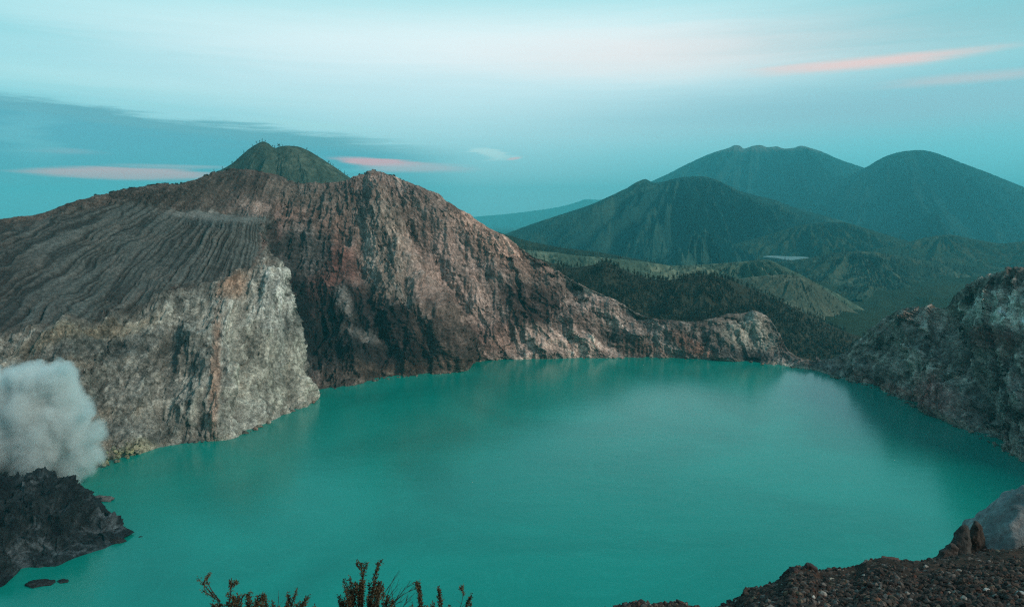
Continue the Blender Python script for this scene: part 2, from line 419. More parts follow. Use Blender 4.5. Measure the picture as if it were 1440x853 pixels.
# left rim above and left cliff below the ash slope
C = lay(C, (1 - sstep(300, 380, BPX)) * .9, c3(.075, .060, .048))
lu = 1 - sstep(up[11] - 4, up[11] + 10, UU)
lc = (1 - ash) * lu * sstep(-4, 12, BPY - brk)
C = lay(C, lc * .95, c3(.24,.24,.205))
C = lay(C, lc * sstep(.0, .5, n1 + .5 * n2) * .7, c3(.25,.21,.155))
C = lay(C, lc * sstep(.1, .5, -n2) * .6, c3(.085,.09,.082))
C = lay(C, zone(120, 470, 110, 12, -13, .5) * lc * .6, c3(.26,.21,.13))
C = lay(C, zone(150, 490, 70, 22, -15, .5) * lc * .7, c3(.075,.082,.074))
C = lay(C, lc * .9, c3(.165,.155,.125) * .9) * 1.0 if False else C
palem = lc * sstep(300, 326, BPX + 12 * WN) * sstep(372, 402, BPY + 14 * WN + .25 * (BPX - 360))
C = lay(C, lc * sstep(300, 326, BPX + 12 * WN) * .8, c3(.19, .165, .135))
C = lay(C, palem * .92, PALE * .80)
C = lay(C, lc * sstep(130, 280, BPX + 30 * WN) * sstep(.0, .5, n1 + .35 * n2 + .2) * .8, c3(.36,.365,.31))
C = lay(C, palem * sstep(.05, .5, -n1 + .5 * n2) * .55, c3(.27,.27,.23))
C = lay(C, palem * zone(390, 430, 30, 50, 0, .4) * .9, c3(.52,.53,.46))
C = lay(C, lc * zone(378, 345, 10, 30, -12, .4) * .8, c3(.085, .07, .06))
C = lay(C, lc * zone(390, 520, 60, 50, 0) * .5, c3(.36,.35,.27))
C = lay(C, zone(303, 540, 7, 95, 2, .5, .4) * lc * .7, c3(.42,.27,.19))
C = lay(C, zone(330, 400, 25, 18, -30, .5, .4) * lc * .7, c3(.27,.15,.09))
C = lay(C, zone(400, 470, 9, 70, 3, .5, .5) * lc * .5, c3(.22,.23,.20))
C = lay(C, zone(175, 640, 45, 14, -18, .5, .5) * .5, c3(.33,.32,.17))
# ash slope
A = lay(np.zeros_like(C) + ASH, sstep(.0, .6, n1) * .5, c3(.19,.175,.15))
A = lay(A, sstep(120, 10, BPX) * .5 + 0 * n1, c3(.10,.082,.070))
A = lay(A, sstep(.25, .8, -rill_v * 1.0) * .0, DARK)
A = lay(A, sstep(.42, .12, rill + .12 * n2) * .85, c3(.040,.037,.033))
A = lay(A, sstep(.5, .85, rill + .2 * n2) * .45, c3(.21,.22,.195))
A = A * .86
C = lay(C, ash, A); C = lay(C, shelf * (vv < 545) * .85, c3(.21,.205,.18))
# right cliff
C = lay(C, sstep(1165, 1200, BPX) * .95, c3(.31,.255,.21))
C = lay(C, sstep(1165, 1200, BPX) * sstep(.1, .6, n2 + .3 * n1) * .7, c3(.48,.42,.35))
C = lay(C, zone(1400, 440, 60, 26, 5, .4) * .9, c3(.62,.60,.50))
C = lay(C, zone(1260, 500, 60, 20, 25) * .7, c3(.60,.52,.43))
C = lay(C, zone(1395, 480, 45, 17, 10, .4) * .85, c3(.19,.08,.065))
C = lay(C, zone(1320, 560, 45, 22, 25, .5) * .9, c3(.50,.25,.21))
C = lay(C, zone(1250, 545, 45, 9, 22, .5) * .8, c3(.22,.10,.08))
C = lay(C, zone(1390, 405, 60, 14, -22, .5) * .7, c3(.07,.06,.045))
C = lay(C, zone(1400, 560, 60, 60, 30, .5) * .6, c3(.20,.175,.15))
# shore crust (a real pale mineral line) and dark wet foot
sc = np.exp(-((Z - 2.2) / 1.6) ** 2) * (vv < 120)
C = lay(C, sc * .45 * sstep(-.2, .3, n2), c3(.38,.33,.25))
C = lay(C, sstep(.0, .5, n3) * sstep(1100, 1200, BPX) * (Z < 7) * (vv < 200) * .6, c3(.36,.27,.21))
C = lay(C, np.exp(-((BPX - 1135) / 40) ** 2) * np.exp(-((Z - 1.2) / 1.3) ** 2) * .8, c3(.48,.44,.34))
# outer flank: scrub
C = lay(C, sstep(612, 640, vv) * .9, c3(.045,.045,.028))
# fine breakup: streaks, strata, mottling, painted rib shading
rk = (1 - ash * .8)
C = C * (1 + .05 * sstep(560, 640, BPX) * (1 - sstep(900, 980, BPX)))[..., None]
stri = np.where(UU > up[11], noise3(pa / .42 + WN * 1.5, pr / 60, 0 * pa + 2), noise3(pb / .5 + WN * 1.5, pbr / 50, 0 * pa + 5)); C = C * (1 + rk * .45 * stri)[..., None]
tone = sstep(-.2, 1.0, RB[1] * .5 + RB[2] * .35 + RB[3] * .25 + .3 * n3)  # rib shading painted as tone: crests lighter, gullies darker
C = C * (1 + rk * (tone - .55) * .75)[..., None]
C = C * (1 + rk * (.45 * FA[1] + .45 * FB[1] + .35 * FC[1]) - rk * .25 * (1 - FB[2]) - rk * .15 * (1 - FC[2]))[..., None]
q2 = BPY - .52 * BPX + 5 * WN; st2 = noise3(q2 / 3.6, BPX / 130, 0 * q2) + .6 * noise3(q2 / 1.7, BPX / 90, 0 * q2 + 4)
st1 = noise3((BPY - .12 * BPX + 5 * WN) / 3.4, BPX / 90, 0 * q2 + 8)
C = C * (1 + .55 * st2 * zone(810, 445, 150, 60, 28) + .9 * st1 * zone(435, 365, 60, 75, 10) + .35 * st1 * zone(150, 480, 170, 60, -12) * rk)[..., None]
C = C * (1 + rk * .25 * nstk + .18 * n2 * rk + .28 * n3 * rk + .18 * rk * led)[..., None]
spk = sstep(.42, .8, n3 + .5 * n2) * rock_a * .5
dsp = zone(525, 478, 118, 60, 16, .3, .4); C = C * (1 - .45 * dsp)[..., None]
C = lay(C, spk * (1 - .6 * dsp), C * .4 + c3(.30, .27, .23) * .6)
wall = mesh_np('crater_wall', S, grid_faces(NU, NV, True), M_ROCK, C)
tag(wall, 'steep eroded crater wall of brown, grey and pale rock ringing the turquoise lake', 'crater wall', kind='structure')
WALLS = S; WV = vq

# ------------------------------------------------------------------ water
shore = W[:, 2, :2]; ctr = np.array([60., 650.])
poly = [tuple(p + (p - ctr) / np.linalg.norm(p - ctr) * 14) for p in shore if p[1] > 150]
ring = np.array(poly); ring = np.concatenate([ring, [[330, 130], [150, 110], [-120, 110], [-300, 150]]])
ang = np.arctan2(ring[:, 0] - ctr[0], ring[:, 1] - ctr[1])
wv_ = np.array([[p[0], p[1], 0] for p in ring] + [[ctr[0], ctr[1], 0]])
m = len(ring); fc = np.array([[i, (i + 1) % m, m] for i in range(m)])
mw, t, b = nt('lake_water'); N, L = t.nodes, t.links
tc = N.new('ShaderNodeTexCoord')
n_ = N.new('ShaderNodeTexNoise'); n_.inputs['Scale'].default_value = .006; n_.inputs['Detail'].default_value = 5; n_.inputs['Distortion'].default_value = 1.2
L.new(tc.outputs['Object'], n_.inputs['Vector'])
cr = N.new('ShaderNodeValToRGB'); cr.color_ramp.elements[0].position = .35; cr.color_ramp.elements[0].color = (.0005, .195, .148, 1)
cr.color_ramp.elements[1].position = .68; cr.color_ramp.elements[1].color = (.001, .262, .200, 1)
L.new(n_.outputs['Fac'], cr.inputs[0])
sn = N.new('ShaderNodeTexNoise'); sn.inputs['Scale'].default_value = .009; sn.inputs['Detail'].default_value = 3; sn.inputs['Distortion'].default_value = 2.2; L.new(tc.outputs['Object'], sn.inputs['Vector'])
ma = N.new('ShaderNodeMath'); ma.operation = 'SUBTRACT'; ma.inputs[1].default_value = .47; L.new(sn.outputs['Fac'], ma.inputs[0])
mb_ = N.new('ShaderNodeMath'); mb_.operation = 'ABSOLUTE'; L.new(ma.outputs[0], mb_.inputs[0])
mc = N.new('ShaderNodeMapRange'); mc.inputs[1].default_value = .012; mc.inputs[2].default_value = 0; mc.inputs[3].default_value = 0; mc.inputs[4].default_value = .09; L.new(mb_.outputs[0], mc.inputs[0])
mx = N.new('ShaderNodeMix'); mx.data_type = 'RGBA'; L.new(mc.outputs[0], mx.inputs[0]); L.new(cr.outputs[0], mx.inputs[6]); mx.inputs[7].default_value = (.03, .42, .34, 1)
L.new(mx.outputs[2], b.inputs['Base Color'])
b.inputs['Roughness'].default_value = .2; b.inputs['IOR'].default_value = 1.5; b.inputs['Specular Tint'].default_value = (.24, 1, .90, 1)
prev = None
for s, d, st in ((.05, .5, .25), (.35, .12, .3), (1.6, .03, .35)):
    mp = N.new('ShaderNodeMapping'); mp.inputs['Scale'].default_value = (1, 1.7, 1); L.new(tc.outputs['Object'], mp.inputs[0])
    q_ = N.new('ShaderNodeTexNoise'); q_.inputs['Scale'].default_value = s; q_.inputs['Detail'].default_value = 4; L.new(mp.outputs[0], q_.inputs['Vector'])
    bp = N.new('ShaderNodeBump'); bp.inputs['Strength'].default_value = st; bp.inputs['Distance'].default_value = d
    L.new(q_.outputs['Fac'], bp.inputs['Height'])
    if prev: L.new(prev.outputs[0], bp.inputs['Normal'])
    prev = bp
L.new(prev.outputs[0], b.inputs['Normal'])
wat = mesh_np('water', wv_, fc, mw, smooth=False)
tag(wat, 'still milky turquoise crater lake', kind='structure')

# ------------------------------------------------------------------ ground sheet to the horizon
az = np.concatenate([np.linspace(-180, -44, 60, endpoint=False), np.linspace(-44, 44, 760), np.linspace(44, 180, 61)[1:]])
rr = np.concatenate([[1, 300, 700, 900], np.geomspace(1000, 33000, 400)])
AZ, RR = np.meshgrid(np.radians(az), rr, indexing='ij')
GX, GY = np.sin(AZ) * RR, np.cos(AZ) * RR
def base_z(r): return np.interp(r, [0, 1000, 1300, 2000, 3500, 5500, 10000, 33000], [-60, -62, -64, -75, -100, -120, -160, -300])
def base_bumps(x, y):
    r = np.hypot(x, y)
    z = (ridged(x / 900, y / 900, 0 * x, 5) - .4) * 70 * sstep(1200, 3500, r) * (1 - .5 * sstep(9000, 20000, r))
    z += (ridged(x / 260 + 5, y / 260, 0 * x + 3, 4) - .4) * 16 * sstep(1100, 1900, r)
    return z
GZ = base_z(RR) + base_bumps(GX, GY)
gn = fbm(GX / 700, GY / 700, 0 * GX + 2, 5, .6) * 1.5; gn2 = fbm(GX / 120, GY / 120, 0 * GX + 5, 4, .6) * 1.5
GC = np.zeros(GX.shape + (3,), f4) + c3(.028, .042, .022)
GC = lay(GC, sstep(.15, .5, gn + .3 * gn2) * .7, c3(.075, .085, .042))
GC = lay(GC, sstep(1700, 1000, RR) * .8, c3(.028, .028, .017))
gr = mesh_np('ground', np.stack([GX, GY, GZ], 2), grid_faces(*GX.shape, True), M_HILL, GC)
tag(gr, 'rolling green valley floor behind the crater', kind='structure')

# ------------------------------------------------------------------ hills and volcanoes (height fields)
FIELDS = {}
def hill(name, label, crest, D, front, back, slope, run, peak, spurA, wl, erA, colour, mat, nxq=700, nyq=260, wob=0, seed=0, kfan=9., cliff=0):
    pts = np.array([P(px, py, D + wob * math.sin(px * .02 + seed)) for px, py in crest])
    x0, x1 = pts[0, 0], pts[-1, 0]
    xs = np.linspace(x0, x1, nxq)
    zc = pchip(pts[:, 0], pts[:, 2], xs); yc = pchip(pts[:, 0], pts[:, 1], xs)
    ts = np.linspace(-1, 1, nyq); ts = np.sign(ts) * np.abs(ts) ** 1.35
    off = np.where(ts < 0, ts * front, ts * back)
    Xg = np.broadcast_to(xs[:, None], (nxq, nyq)); B = np.broadcast_to(off[None], (nxq, nyq))
    d = np.abs(B)
    Yg = yc[:, None] + B
    Xg = Xg * Yg / yc[:, None]
    drop = slope * run * (1 - np.exp(-np.sqrt(d * d + (run * .05) ** 2) / run)) - slope * run * (1 - math.exp(-.05)) + d * .06
    Zg = zc[:, None] - drop
    xp = P(peak, 300, D)[0]; th = np.arctan2(Xg - xp, d + run * .35)
    amp = sstep(0, run * .5, d) * (.35 + .65 * np.exp(-d / (run * 2.5)))
    sp = ridged(th * kfan / 3 + seed * 7.3, d / run * .35 + 0 * th, 0 * th + seed, 3, .5) - .45
    Zg = Zg + spurA * sp * amp + (fbm(Xg / (wl * 2.4) + seed, Yg / (wl * 2.4), 0 * Xg, 4) * spurA * .35) * sstep(0, run * .3, d)
    gy_ = np.gradient(Zg, axis=1) / np.gradient(Yg, axis=1); gx_ = np.gradient(Zg, axis=0) / np.gradient(Xg, axis=0)
    l = np.hypot(gx_, gy_) + 1e-6
    Xf, Yf = Xg.astype(f4), Yg.astype(f4)
    e = erosion(Xf + seed * 999, Yf, (-gx_ / l).astype(f4), (-gy_ / l).astype(f4), wl, 5, .55, .6)
    sm = np.clip(l / .35, 0, 1)
    e = e * erA * sm * (.04 + .96 * sstep(0, run * .25, d))
    Zg = Zg + e
    Zg = Zg + fbm(Xf / (wl * .12), Yf / (wl * .12), 0 * Xf, 3, .6) * erA * .12
    Zg = np.minimum(Zg, H + (zc[:, None] - H) * Yg / yc[:, None] - d * .015 + .0005 * D * (.3 + fbm(Xf / (wl * .3), Yf / (wl * .3), 0 * Xf + 3, 3)))
    Sg = np.stack([Xg, Yg, Zg], 2)
    Cg = colour(Xf, Yf, Zg.astype(f4), e / erA, d, l)
    # orient
    o = mesh_np(name, Sg, grid_faces(nxq, nyq), mat, Cg)
    tag(o, label, kind='structure')
    FIELDS[label] = (xs, yc, off, Zg, front, back)
    return o

def forest_col(a, b_, k=1., top=None):
    def f(x, y, z, e, d, l):
        s = 400 * k
        n_a = fbm(x / s, y / s, 0 * x, 5, .6) * 1.5; n_b = fbm(x / (s * .15), y / (s * .15), 0 * x + 4, 4, .65) * 1.5
        C = np.zeros(x.shape + (3,), f4) + np.asarray(a, f4)
        C = lay(C, sstep(-.1, .5, n_a + .5 * n_b), b_)
        if top: C = lay(C, sstep(top[0], top[1], z + 40 * n_b) * .8, top[2])
        return C * (1 + .3 * n_b)[..., None]
    return f
def ex(c, lo=None):  # extend a crest well down into the ground at both ends
    return c

hill('mountain', 'faint blue ridge far beyond the left foot of the volcanoes', [(420,345),(600,314),(665,305),(700,302),(745,297),(790,290),(812,284),(825,280),(842,281),(880,276),(950,270),(1100,262),(1300,300),(1500,340)], 26000, 9000, 7000, .25, 2500, 825, 160, 1500, 60, forest_col((.035,.055,.035),(.05,.07,.045),3), M_FAR, 400, 120)
hill('mountain', 'tall broad volcano with a jagged crater rim on top', [(640,372),(780,312),(870,274),(930,249),(960,234),(985,222),(1005,214),(1025,208),(1034,204),(1040,205),(1046,209),(1060,205),(1068,204),(1080,207),(1092,206),(1104,209),(1116,208),(1126,205),(1140,208),(1155,213),(1180,224),(1215,236),(1260,256),(1330,290),(1430,330),(1560,370)], 11800, 6500, 4000, .52, 2600, 1080, 760, 560, 105, forest_col((.010,.030,.026),(.022,.046,.036),1.5,(1120,1260,(.14,.12,.10))), M_FAR, 1000, 330, wob=60, seed=1, kfan=22)
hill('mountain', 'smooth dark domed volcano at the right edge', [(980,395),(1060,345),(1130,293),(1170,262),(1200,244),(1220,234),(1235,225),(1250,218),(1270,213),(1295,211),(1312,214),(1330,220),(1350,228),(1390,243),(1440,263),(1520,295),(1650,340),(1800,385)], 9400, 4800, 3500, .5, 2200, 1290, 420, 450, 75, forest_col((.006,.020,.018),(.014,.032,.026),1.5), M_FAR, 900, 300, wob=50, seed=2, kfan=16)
hill('mountain', 'nearer green mountain with a twin top and deep ridges', [(560,400),(640,360),(700,333),(760,311),(800,298),(830,288),(855,277),(880,265),(898,255),(907,252),(920,257),(932,256),(945,252),(962,249),(985,248),(1000,250),(1015,256),(1040,268),(1065,275),(1090,281),(1110,289),(1135,297),(1165,305),(1200,316),(1240,332),(1300,355),(1380,385),(1480,420)], 5600, 3000, 2200, .55, 1000, 965, 430, 330, 70, forest_col((.014,.040,.034),(.038,.072,.052),.8), M_FAR, 1000, 380, wob=50, seed=3, kfan=24)
hill('hill', 'long wooded hill at the right foot of the green mountain', [(880,385),(960,362),(1020,346),(1080,330),(1120,318),(1150,313),(1180,312),(1215,320),(1250,331),(1300,345),(1380,370),(1450,392)], 4700, 1100, 900, .35, 420, 1160, 100, 220, 45, forest_col((.022,.038,.020),(.040,.055,.028),.6), M_FAR, 700, 200, wob=60, seed=4, kfan=12)
hill('hill', 'low bushy hills on the far right below the domed volcano', [(1120,372),(1180,358),(1230,350),(1270,343),(1300,334),(1335,330),(1370,336),(1410,342),(1460,338),(1540,345),(1650,372)], 4300, 900, 900, .3, 300, 1340, 45, 130, 16, forest_col((.026,.042,.022),(.055,.062,.032),.5), M_FAR, 600, 180, wob=80, seed=5, kfan=10)
grass = forest_col((.065,.098,.066),(.15,.18,.12),.35)
darkg = forest_col((.028,.050,.034),(.075,.095,.060),.4)
hill('hill', 'green rolling hills between the grassy ridge and the right crater cliff', [(950,392),(1010,380),(1060,371),(1100,367),(1140,362),(1180,355),(1210,353),(1250,357),(1290,364),(1330,372),(1380,380),(1440,386),(1520,400)], 3300, 800, 700, .33, 260, 1200, 45, 110, 17, darkg, M_HILL, 900, 240, wob=110, seed=6, kfan=14)
hill('hill', 'grassy pale green ridge in the middle distance', [(660,350),(720,350),(770,354),(820,360),(860,363),(900,367),(950,373),(1000,371),(1050,367),(1078,365),(1100,374),(1130,388),(1160,404),(1190,420),(1240,450),(1300,480)], 2200, 500, 400, .36, 180, 1060, 36, 90, 13, grass, M_HILL, 900, 260, wob=60, seed=7, kfan=14)
hill('hill', 'dry grassy spur in front of the grassy ridge', [(840,425),(900,410),(960,400),(1010,396),(1060,389),(1100,386),(1128,389),(1150,400),(1175,418),(1200,436),(1240,462),(1290,500)], 2000, 420, 350, .42, 150, 1125, 16, 60, 4, forest_col((.070,.085,.058),(.125,.135,.092),.3), M_HILL, 800, 240, wob=40, seed=8, kfan=12)
hill('hill', 'dark wooded slope dropping behind the brown crater ridge', [(560,290),(640,305),(700,326),(740,338),(790,348),(840,354),(880,361),(930,371),(1000,392),(1080,420)], 2650, 350, 400, .4, 200, 640, 25, 80, 10, forest_col((.020,.030,.018),(.032,.042,.024),.3), M_HILL, 500, 200, seed=9)
hill('hill', 'grassy green peak with a notched top behind the left crater rim', [(120,320),(200,290),(262,262),(290,247),(310,239),(326,230),(340,218),(352,208),(362,202),(370,199),(378,202),(384,207),(388,208),(394,206),(404,205),(418,206),(432,211),(446,219),(460,228),(474,237),(488,247),(520,268),(580,300),(640,340)], 2300, 520, 500, .75, 380, 395, 26, 75, 8, forest_col((.050,.070,.050),(.085,.105,.075),.25), M_HILL, 800, 240, seed=10, kfan=14)
wood = forest_col((.036,.038,.026),(.062,.058,.038),.15)
hill('hill', 'dark wooded hill right behind the low saddle of the crater rim', [(640,345),(700,352),(760,364),(800,376),(830,373),(852,369),(872,377),(900,388),(935,394),(962,390),(990,386),(1015,390),(1040,399),(1070,411),(1100,424),(1135,442),(1170,458),(1200,470),(1240,482),(1290,500),(1350,530)], 1420, 330, 300, .42, 260, 985, 22, 45, 7, wood, M_HILL, 900, 260, wob=25, seed=11, kfan=10)

def field_z(label, x, y):
    xs, yc, off, Zg, fr_, bk_ = FIELDS[label]
    i = np.clip(np.searchsorted(xs, x) - 1, 0, len(xs) - 2); j = np.clip(np.searchsorted(off, y - yc[i]) - 1, 0, len(off) - 2)
    tx = (x - xs[i]) / (xs[i + 1] - xs[i]); ty = (y - yc[i] - off[j]) / (off[j + 1] - off[j])
    return (Zg[i, j] * (1 - tx) + Zg[i + 1, j] * tx) * (1 - ty) + (Zg[i, j + 1] * (1 - tx) + Zg[i + 1, j + 1] * tx) * ty

# small pale lake and roofed building in the valley
def disc(name, px, py, Y, rx, ry, mat, nseg=48):
    c = P(px, py, Y); a = np.linspace(0, 2 * pi, nseg, endpoint=False)
    r = 1 + .18 * np.sin(3 * a + 1) + .1 * np.sin(5 * a)
    v = np.stack([c[0] + rx * r * np.cos(a), c[1] + ry * r * np.sin(a), np.full(nseg, c[2])], 1)
    v2 = v.copy(); v2[:, 2] -= 40
    me = bpy.data.meshes.new(name); me.from_pydata([tuple(p) for p in np.concatenate([v, v2])], [], [list(range(nseg))] + [[i, i + nseg, (i + 1) % nseg + nseg, (i + 1) % nseg] for i in range(nseg)])
    me.materials.append(mat); o = bpy.data.objects.new(name, me); COL.objects.link(o); return o
mp_, t_, b_ = nt('pale_clearing'); b_.inputs['Base Color'].default_value = (.085, .13, .12, 1); b_.inputs['Roughness'].default_value = .4
tag(disc('clearing', 1108, 362.2, 3530, 92, 165, mp_), 'pale flat clearing in the far valley', kind='structure')

# ------------------------------------------------------------------ dark headland at the lower left
hc = [ # front shore, crest(px,py,Y), back(px,Y)
 ((-300,1000),(-300,620,470),640),((-150,905),(-150,640,450),600),((-60,858),(-60,668,440),560),((-20,835),(-10,680,432),540),((8,822),(14,676,432),535),((30,800),(36,661,436),535),((52,797),(62,664,438),530),
 ((75,797),(88,676,438),520),((96,788),(108,692,434),505),((114,781),(122,710,432),492),((130,776),(136,722,430),482),((148,771),(150,735,424),465),((158,767),(157,752,419),445),((172,763),(170,759,414),420)]
HW = []
for s, c, by in hc:
    s3 = P(*s); c3_ = P(*c); sY = s3[1]
    bx = (c3_[0] / c3_[1]) * by
    row = [s3 + [0, -8, -8], s3]
    for k, lift in ((.25, .08), (.5, .10), (.75, .05)):
        p = s3 + (c3_ - s3) * k; p[2] += lift * c3_[2]; row.append(p)
    row += [c3_, c3_ + [2, 12, -.22 * c3_[2]], np.array([bx, (c3_[1] + by) / 2, c3_[2] * .35]), np.array([bx, by, 0]), np.array([bx, by + 20, -10])]
    HW.append(row)
HW = np.array(HW)
uq2 = np.linspace(0, len(hc) - 1, 520); vq2 = np.linspace(0, 9, 420)
T = pchip(np.arange(len(hc)), HW, uq2); T = pchip(np.arange(10), T.transpose(1, 0, 2), vq2).transpose(1, 0, 2)
n = normals(T)
if n[260, 120, 1] > 0: n = -n
tx, ty, tz = [T[..., i].astype(f4) for i in range(3)]
am = np.clip(tz / 8, .1, 1)
nl = np.hypot(n[..., 0], n[..., 1]) + 1e-5
dd = (ridged(tx / 26, ty / 26, tz / 26, 5, .6) - .45) * 15 + erosion(tx, ty, (n[..., 0] / nl).astype(f4), (n[..., 1] / nl).astype(f4), 13., 3, .6, .5) * 2.0 + (ridged(tx / 7, ty / 7, tz / 9, 4, .6) - .45) * 3.2
T = T + n * (dd * am)[..., None]
hn = fbm(tx / 18, ty / 18, tz / 14, 5, .6) * 1.5; hn2 = fbm(tx / 3, ty / 3, tz / 3, 4, .6) * 1.5
HC = np.zeros(T.shape, f4) + c3(.040, .046, .047)
HC = lay(HC, sstep(.05, .5, hn) * .95, c3(.012, .012, .014))
HC = lay(HC, sstep(.1, .6, -hn + .3 * hn2) * .8, c3(.17, .19, .19))
HC = HC * c3(.62, .70, .74) * (1 + .5 * hn2)[..., None]
hd = mesh_np('rock_outcrop', T, grid_faces(520, 420, True), M_ROCK, HC)
tag(hd, 'jagged blue-black rock headland jutting into the lake at the lower left', 'rock outcrop')

# ------------------------------------------------------------------ rocks
import bmesh
def rock_mesh(name, seed, rx, ry, rz, sub=4, rough=.35, cuts=7, mat=M_NEAR, col=(.2, .2, .18), flat=False, wl=1.0):
    bm = bmesh.new(); bmesh.ops.create_icosphere(bm, subdivisions=sub, radius=1)
    v = np.array([p.co for p in bm.verts]); fcs = np.array([[q.index for q in p.verts] for p in bm.faces]); bm.free()
    rg = np.random.default_rng(seed)
    for _ in range(cuts):
        d = rg.normal(size=3); d /= np.linalg.norm(d); h = rg.uniform(.5, .85)
        s = v @ d; v = v - np.maximum(s - h, 0)[:, None] * d
    nrm = v / np.linalg.norm(v, axis=1)[:, None]
    o_ = seed * 3.1
    v = v + nrm * ((fbm(v[:, 0] * 1.5 / wl + o_, v[:, 1] * 1.5 / wl, v[:, 2] * 1.5 / wl, 4, .55)) * rough + (ridged(v[:, 0] * 3 / wl + o_, v[:, 1] * 3 / wl, v[:, 2] * 2 / wl, 4, .55) - .45) * rough * .45)[:, None]
    v = v * [rx, ry, rz]
    nn = fbm(v[:, 0] / rx * 3 + o_, v[:, 1] / ry * 3, v[:, 2] / rz * 3, 4, .6) * 1.4
    c = np.asarray(col)[None] * (1 + .5 * nn)[:, None]
    return v, fcs, c
def rock(name, label, pos, r, seed, group=None, cat='rock', rot=0, **k):
    mat = k.get('mat', M_NEAR)
    v, fcs, c = rock_mesh(name, seed, *r, **k)
    o = mesh_np(name, v, fcs, mat, c, smooth=True); o.location = pos; o.rotation_euler = (0, 0, rot)
    return tag(o, label, cat, group)

# islets beside the headland
p = P(57, 820); rock('rock', 'flat dark islet rock in the water nearest the lower left corner', (p[0], p[1], -.4), (7.5, 5, 2.6), 3, mat=M_ROCK, col=(.03,.03,.03))
p = P(86, 817); rock('rock', 'small low dark rock awash just right of the flat islet', (p[0], p[1], -.5), (4.4, 2.6, 1.6), 4, mat=M_ROCK, col=(.03,.03,.03))
p = P(142, 702); rock('rock_spit', 'pale thin rock spit reaching into the lake behind the headland', (p[0], p[1], -.6), (12, 5.5, 3.2), 5, cat='rock spit', mat=M_ROCK, col=(.14,.14,.13))
p = P(197, 754); rock('rock', 'tiny dark rock tip alone off the headland point', (p[0], p[1], -.5), (1.9, 1.1, .9), 6, mat=M_ROCK, col=(.04,.04,.04))
p = P(166, 760); rock('rock', 'rounded black rock forming the tip of the headland', (p[0], p[1], -.6), (5.5, 4, 3.0), 8, mat=M_ROCK, col=(.035,.035,.035))

# boulders lying along the right shore
bl = [rock_mesh('b', 20 + i, 1, 1, .75, sub=3, rough=.3, cuts=8) for i in range(4)]
bmesh_ = []
for i, (v, fcs, c) in enumerate(bl):
    o = mesh_np('boulder', v, fcs, M_ROCK, c / .2 * np.array([[.20,.17,.14],[.24,.16,.13],[.13,.125,.11],[.28,.25,.21]][i]))
    bmesh_.append(o)
sh = [(1168,527),(1180,531),(1205,538),(1232,547),(1258,557),(1283,569),(1308,583),(1332,592),(1355,603),(1382,616),(1410,632),(1440,648)]
first = set()
for k in range(70):
    t = random.uniform(0, len(sh) - 1.001) ** 1.0; i = int(t); q = t - i
    px = sh[i][0] * (1 - q) + sh[i + 1][0] * q; py = sh[i][1] * (1 - q) + sh[i + 1][1] * q + random.uniform(-2, 3)
    p = P(px, py); j = k % 4
    o = bmesh_[j] if j not in first else bmesh_[j].copy()
    if j in first: COL.objects.link(o)
    first.add(j)
    s = random.choice((1.0, 1.3, 1.6, 2.2, 3.0))
    o.scale = (s, s, s); o.location = (p[0], p[1], s * .2); o.rotation_euler = (random.uniform(-.4, .4), random.uniform(-.4, .4), random.uniform(0, 6.28))
    tag(o, 'weathered boulder at the waterline under the right cliff', 'boulder', 'boulders along the right shore')
sh2 = [(240,626),(300,619),(345,610),(400,583),(443,565),(452,551),(520,536),(575,529),(630,524),(657,520),(668,508),(720,505),(810,503),(905,503),(975,504),(1040,509),(1100,514),(1150,521)]
for k in range(90):
    t = random.uniform(0, len(sh2) - 1.001); i = int(t); q = t - i
    px = sh2[i][0] * (1 - q) + sh2[i + 1][0] * q; py = sh2[i][1] * (1 - q) + sh2[i + 1][1] * q + random.uniform(-1.0, 1.2)
    p = P(px, py); o = bmesh_[k % 4].copy(); COL.objects.link(o); s = random.choice((.7, 1.0, 1.4, 2.0, 2.6))
    o.name = 'shore_rock'; o.scale = (s * 1.3, s, s); o.location = (p[0], p[1], s * .15); o.rotation_euler = (random.uniform(-.4, .4), random.uniform(-.4, .4), random.uniform(0, 6.28))
    tag(o, 'fallen rock at the waterline under the left and far crater walls', 'rock', 'rocks along the left and far shore')
# yellow-green fumarole rocks beside the smoke
first = set()
fb = []
for i in range(3):
    v, fcs, c = rock_mesh('b', 40 + i, 1, 1, .8, sub=3, rough=.3, cuts=8)
    fb.append(mesh_np('sulphur_rock', v, fcs, M_ROCK, c / .2 * np.array([[.36,.36,.22],[.30,.30,.20],[.20,.21,.17]][i])))
for k in range(46):
    px = random.uniform(142, 200); py = 655 - (px - 150) * .38 - abs(random.gauss(0, 11)) 
    j = k % 3; o = fb[j] if j not in first else fb[j].copy()
    if j in first: COL.objects.link(o)
    first.add(j)
    hgt = max(0, (655 - (px - 150) * .38 - py)) * .35
    p = P(px, py, P(px, 655 - (px - 150) * .38)[1] + hgt * .7 - 1)
    s = random.choice((.8, 1.1, 1.5, 2.1)); o.scale = (s, s, s); o.location = (p[0], p[1], p[2]); o.rotation_euler = (random.uniform(-1, 1), random.uniform(-1, 1), random.uniform(0, 6.28))
    tag(o, 'yellowish fallen rock on the shore right of the steam', 'rock', 'yellowish rocks beside the steam vent')

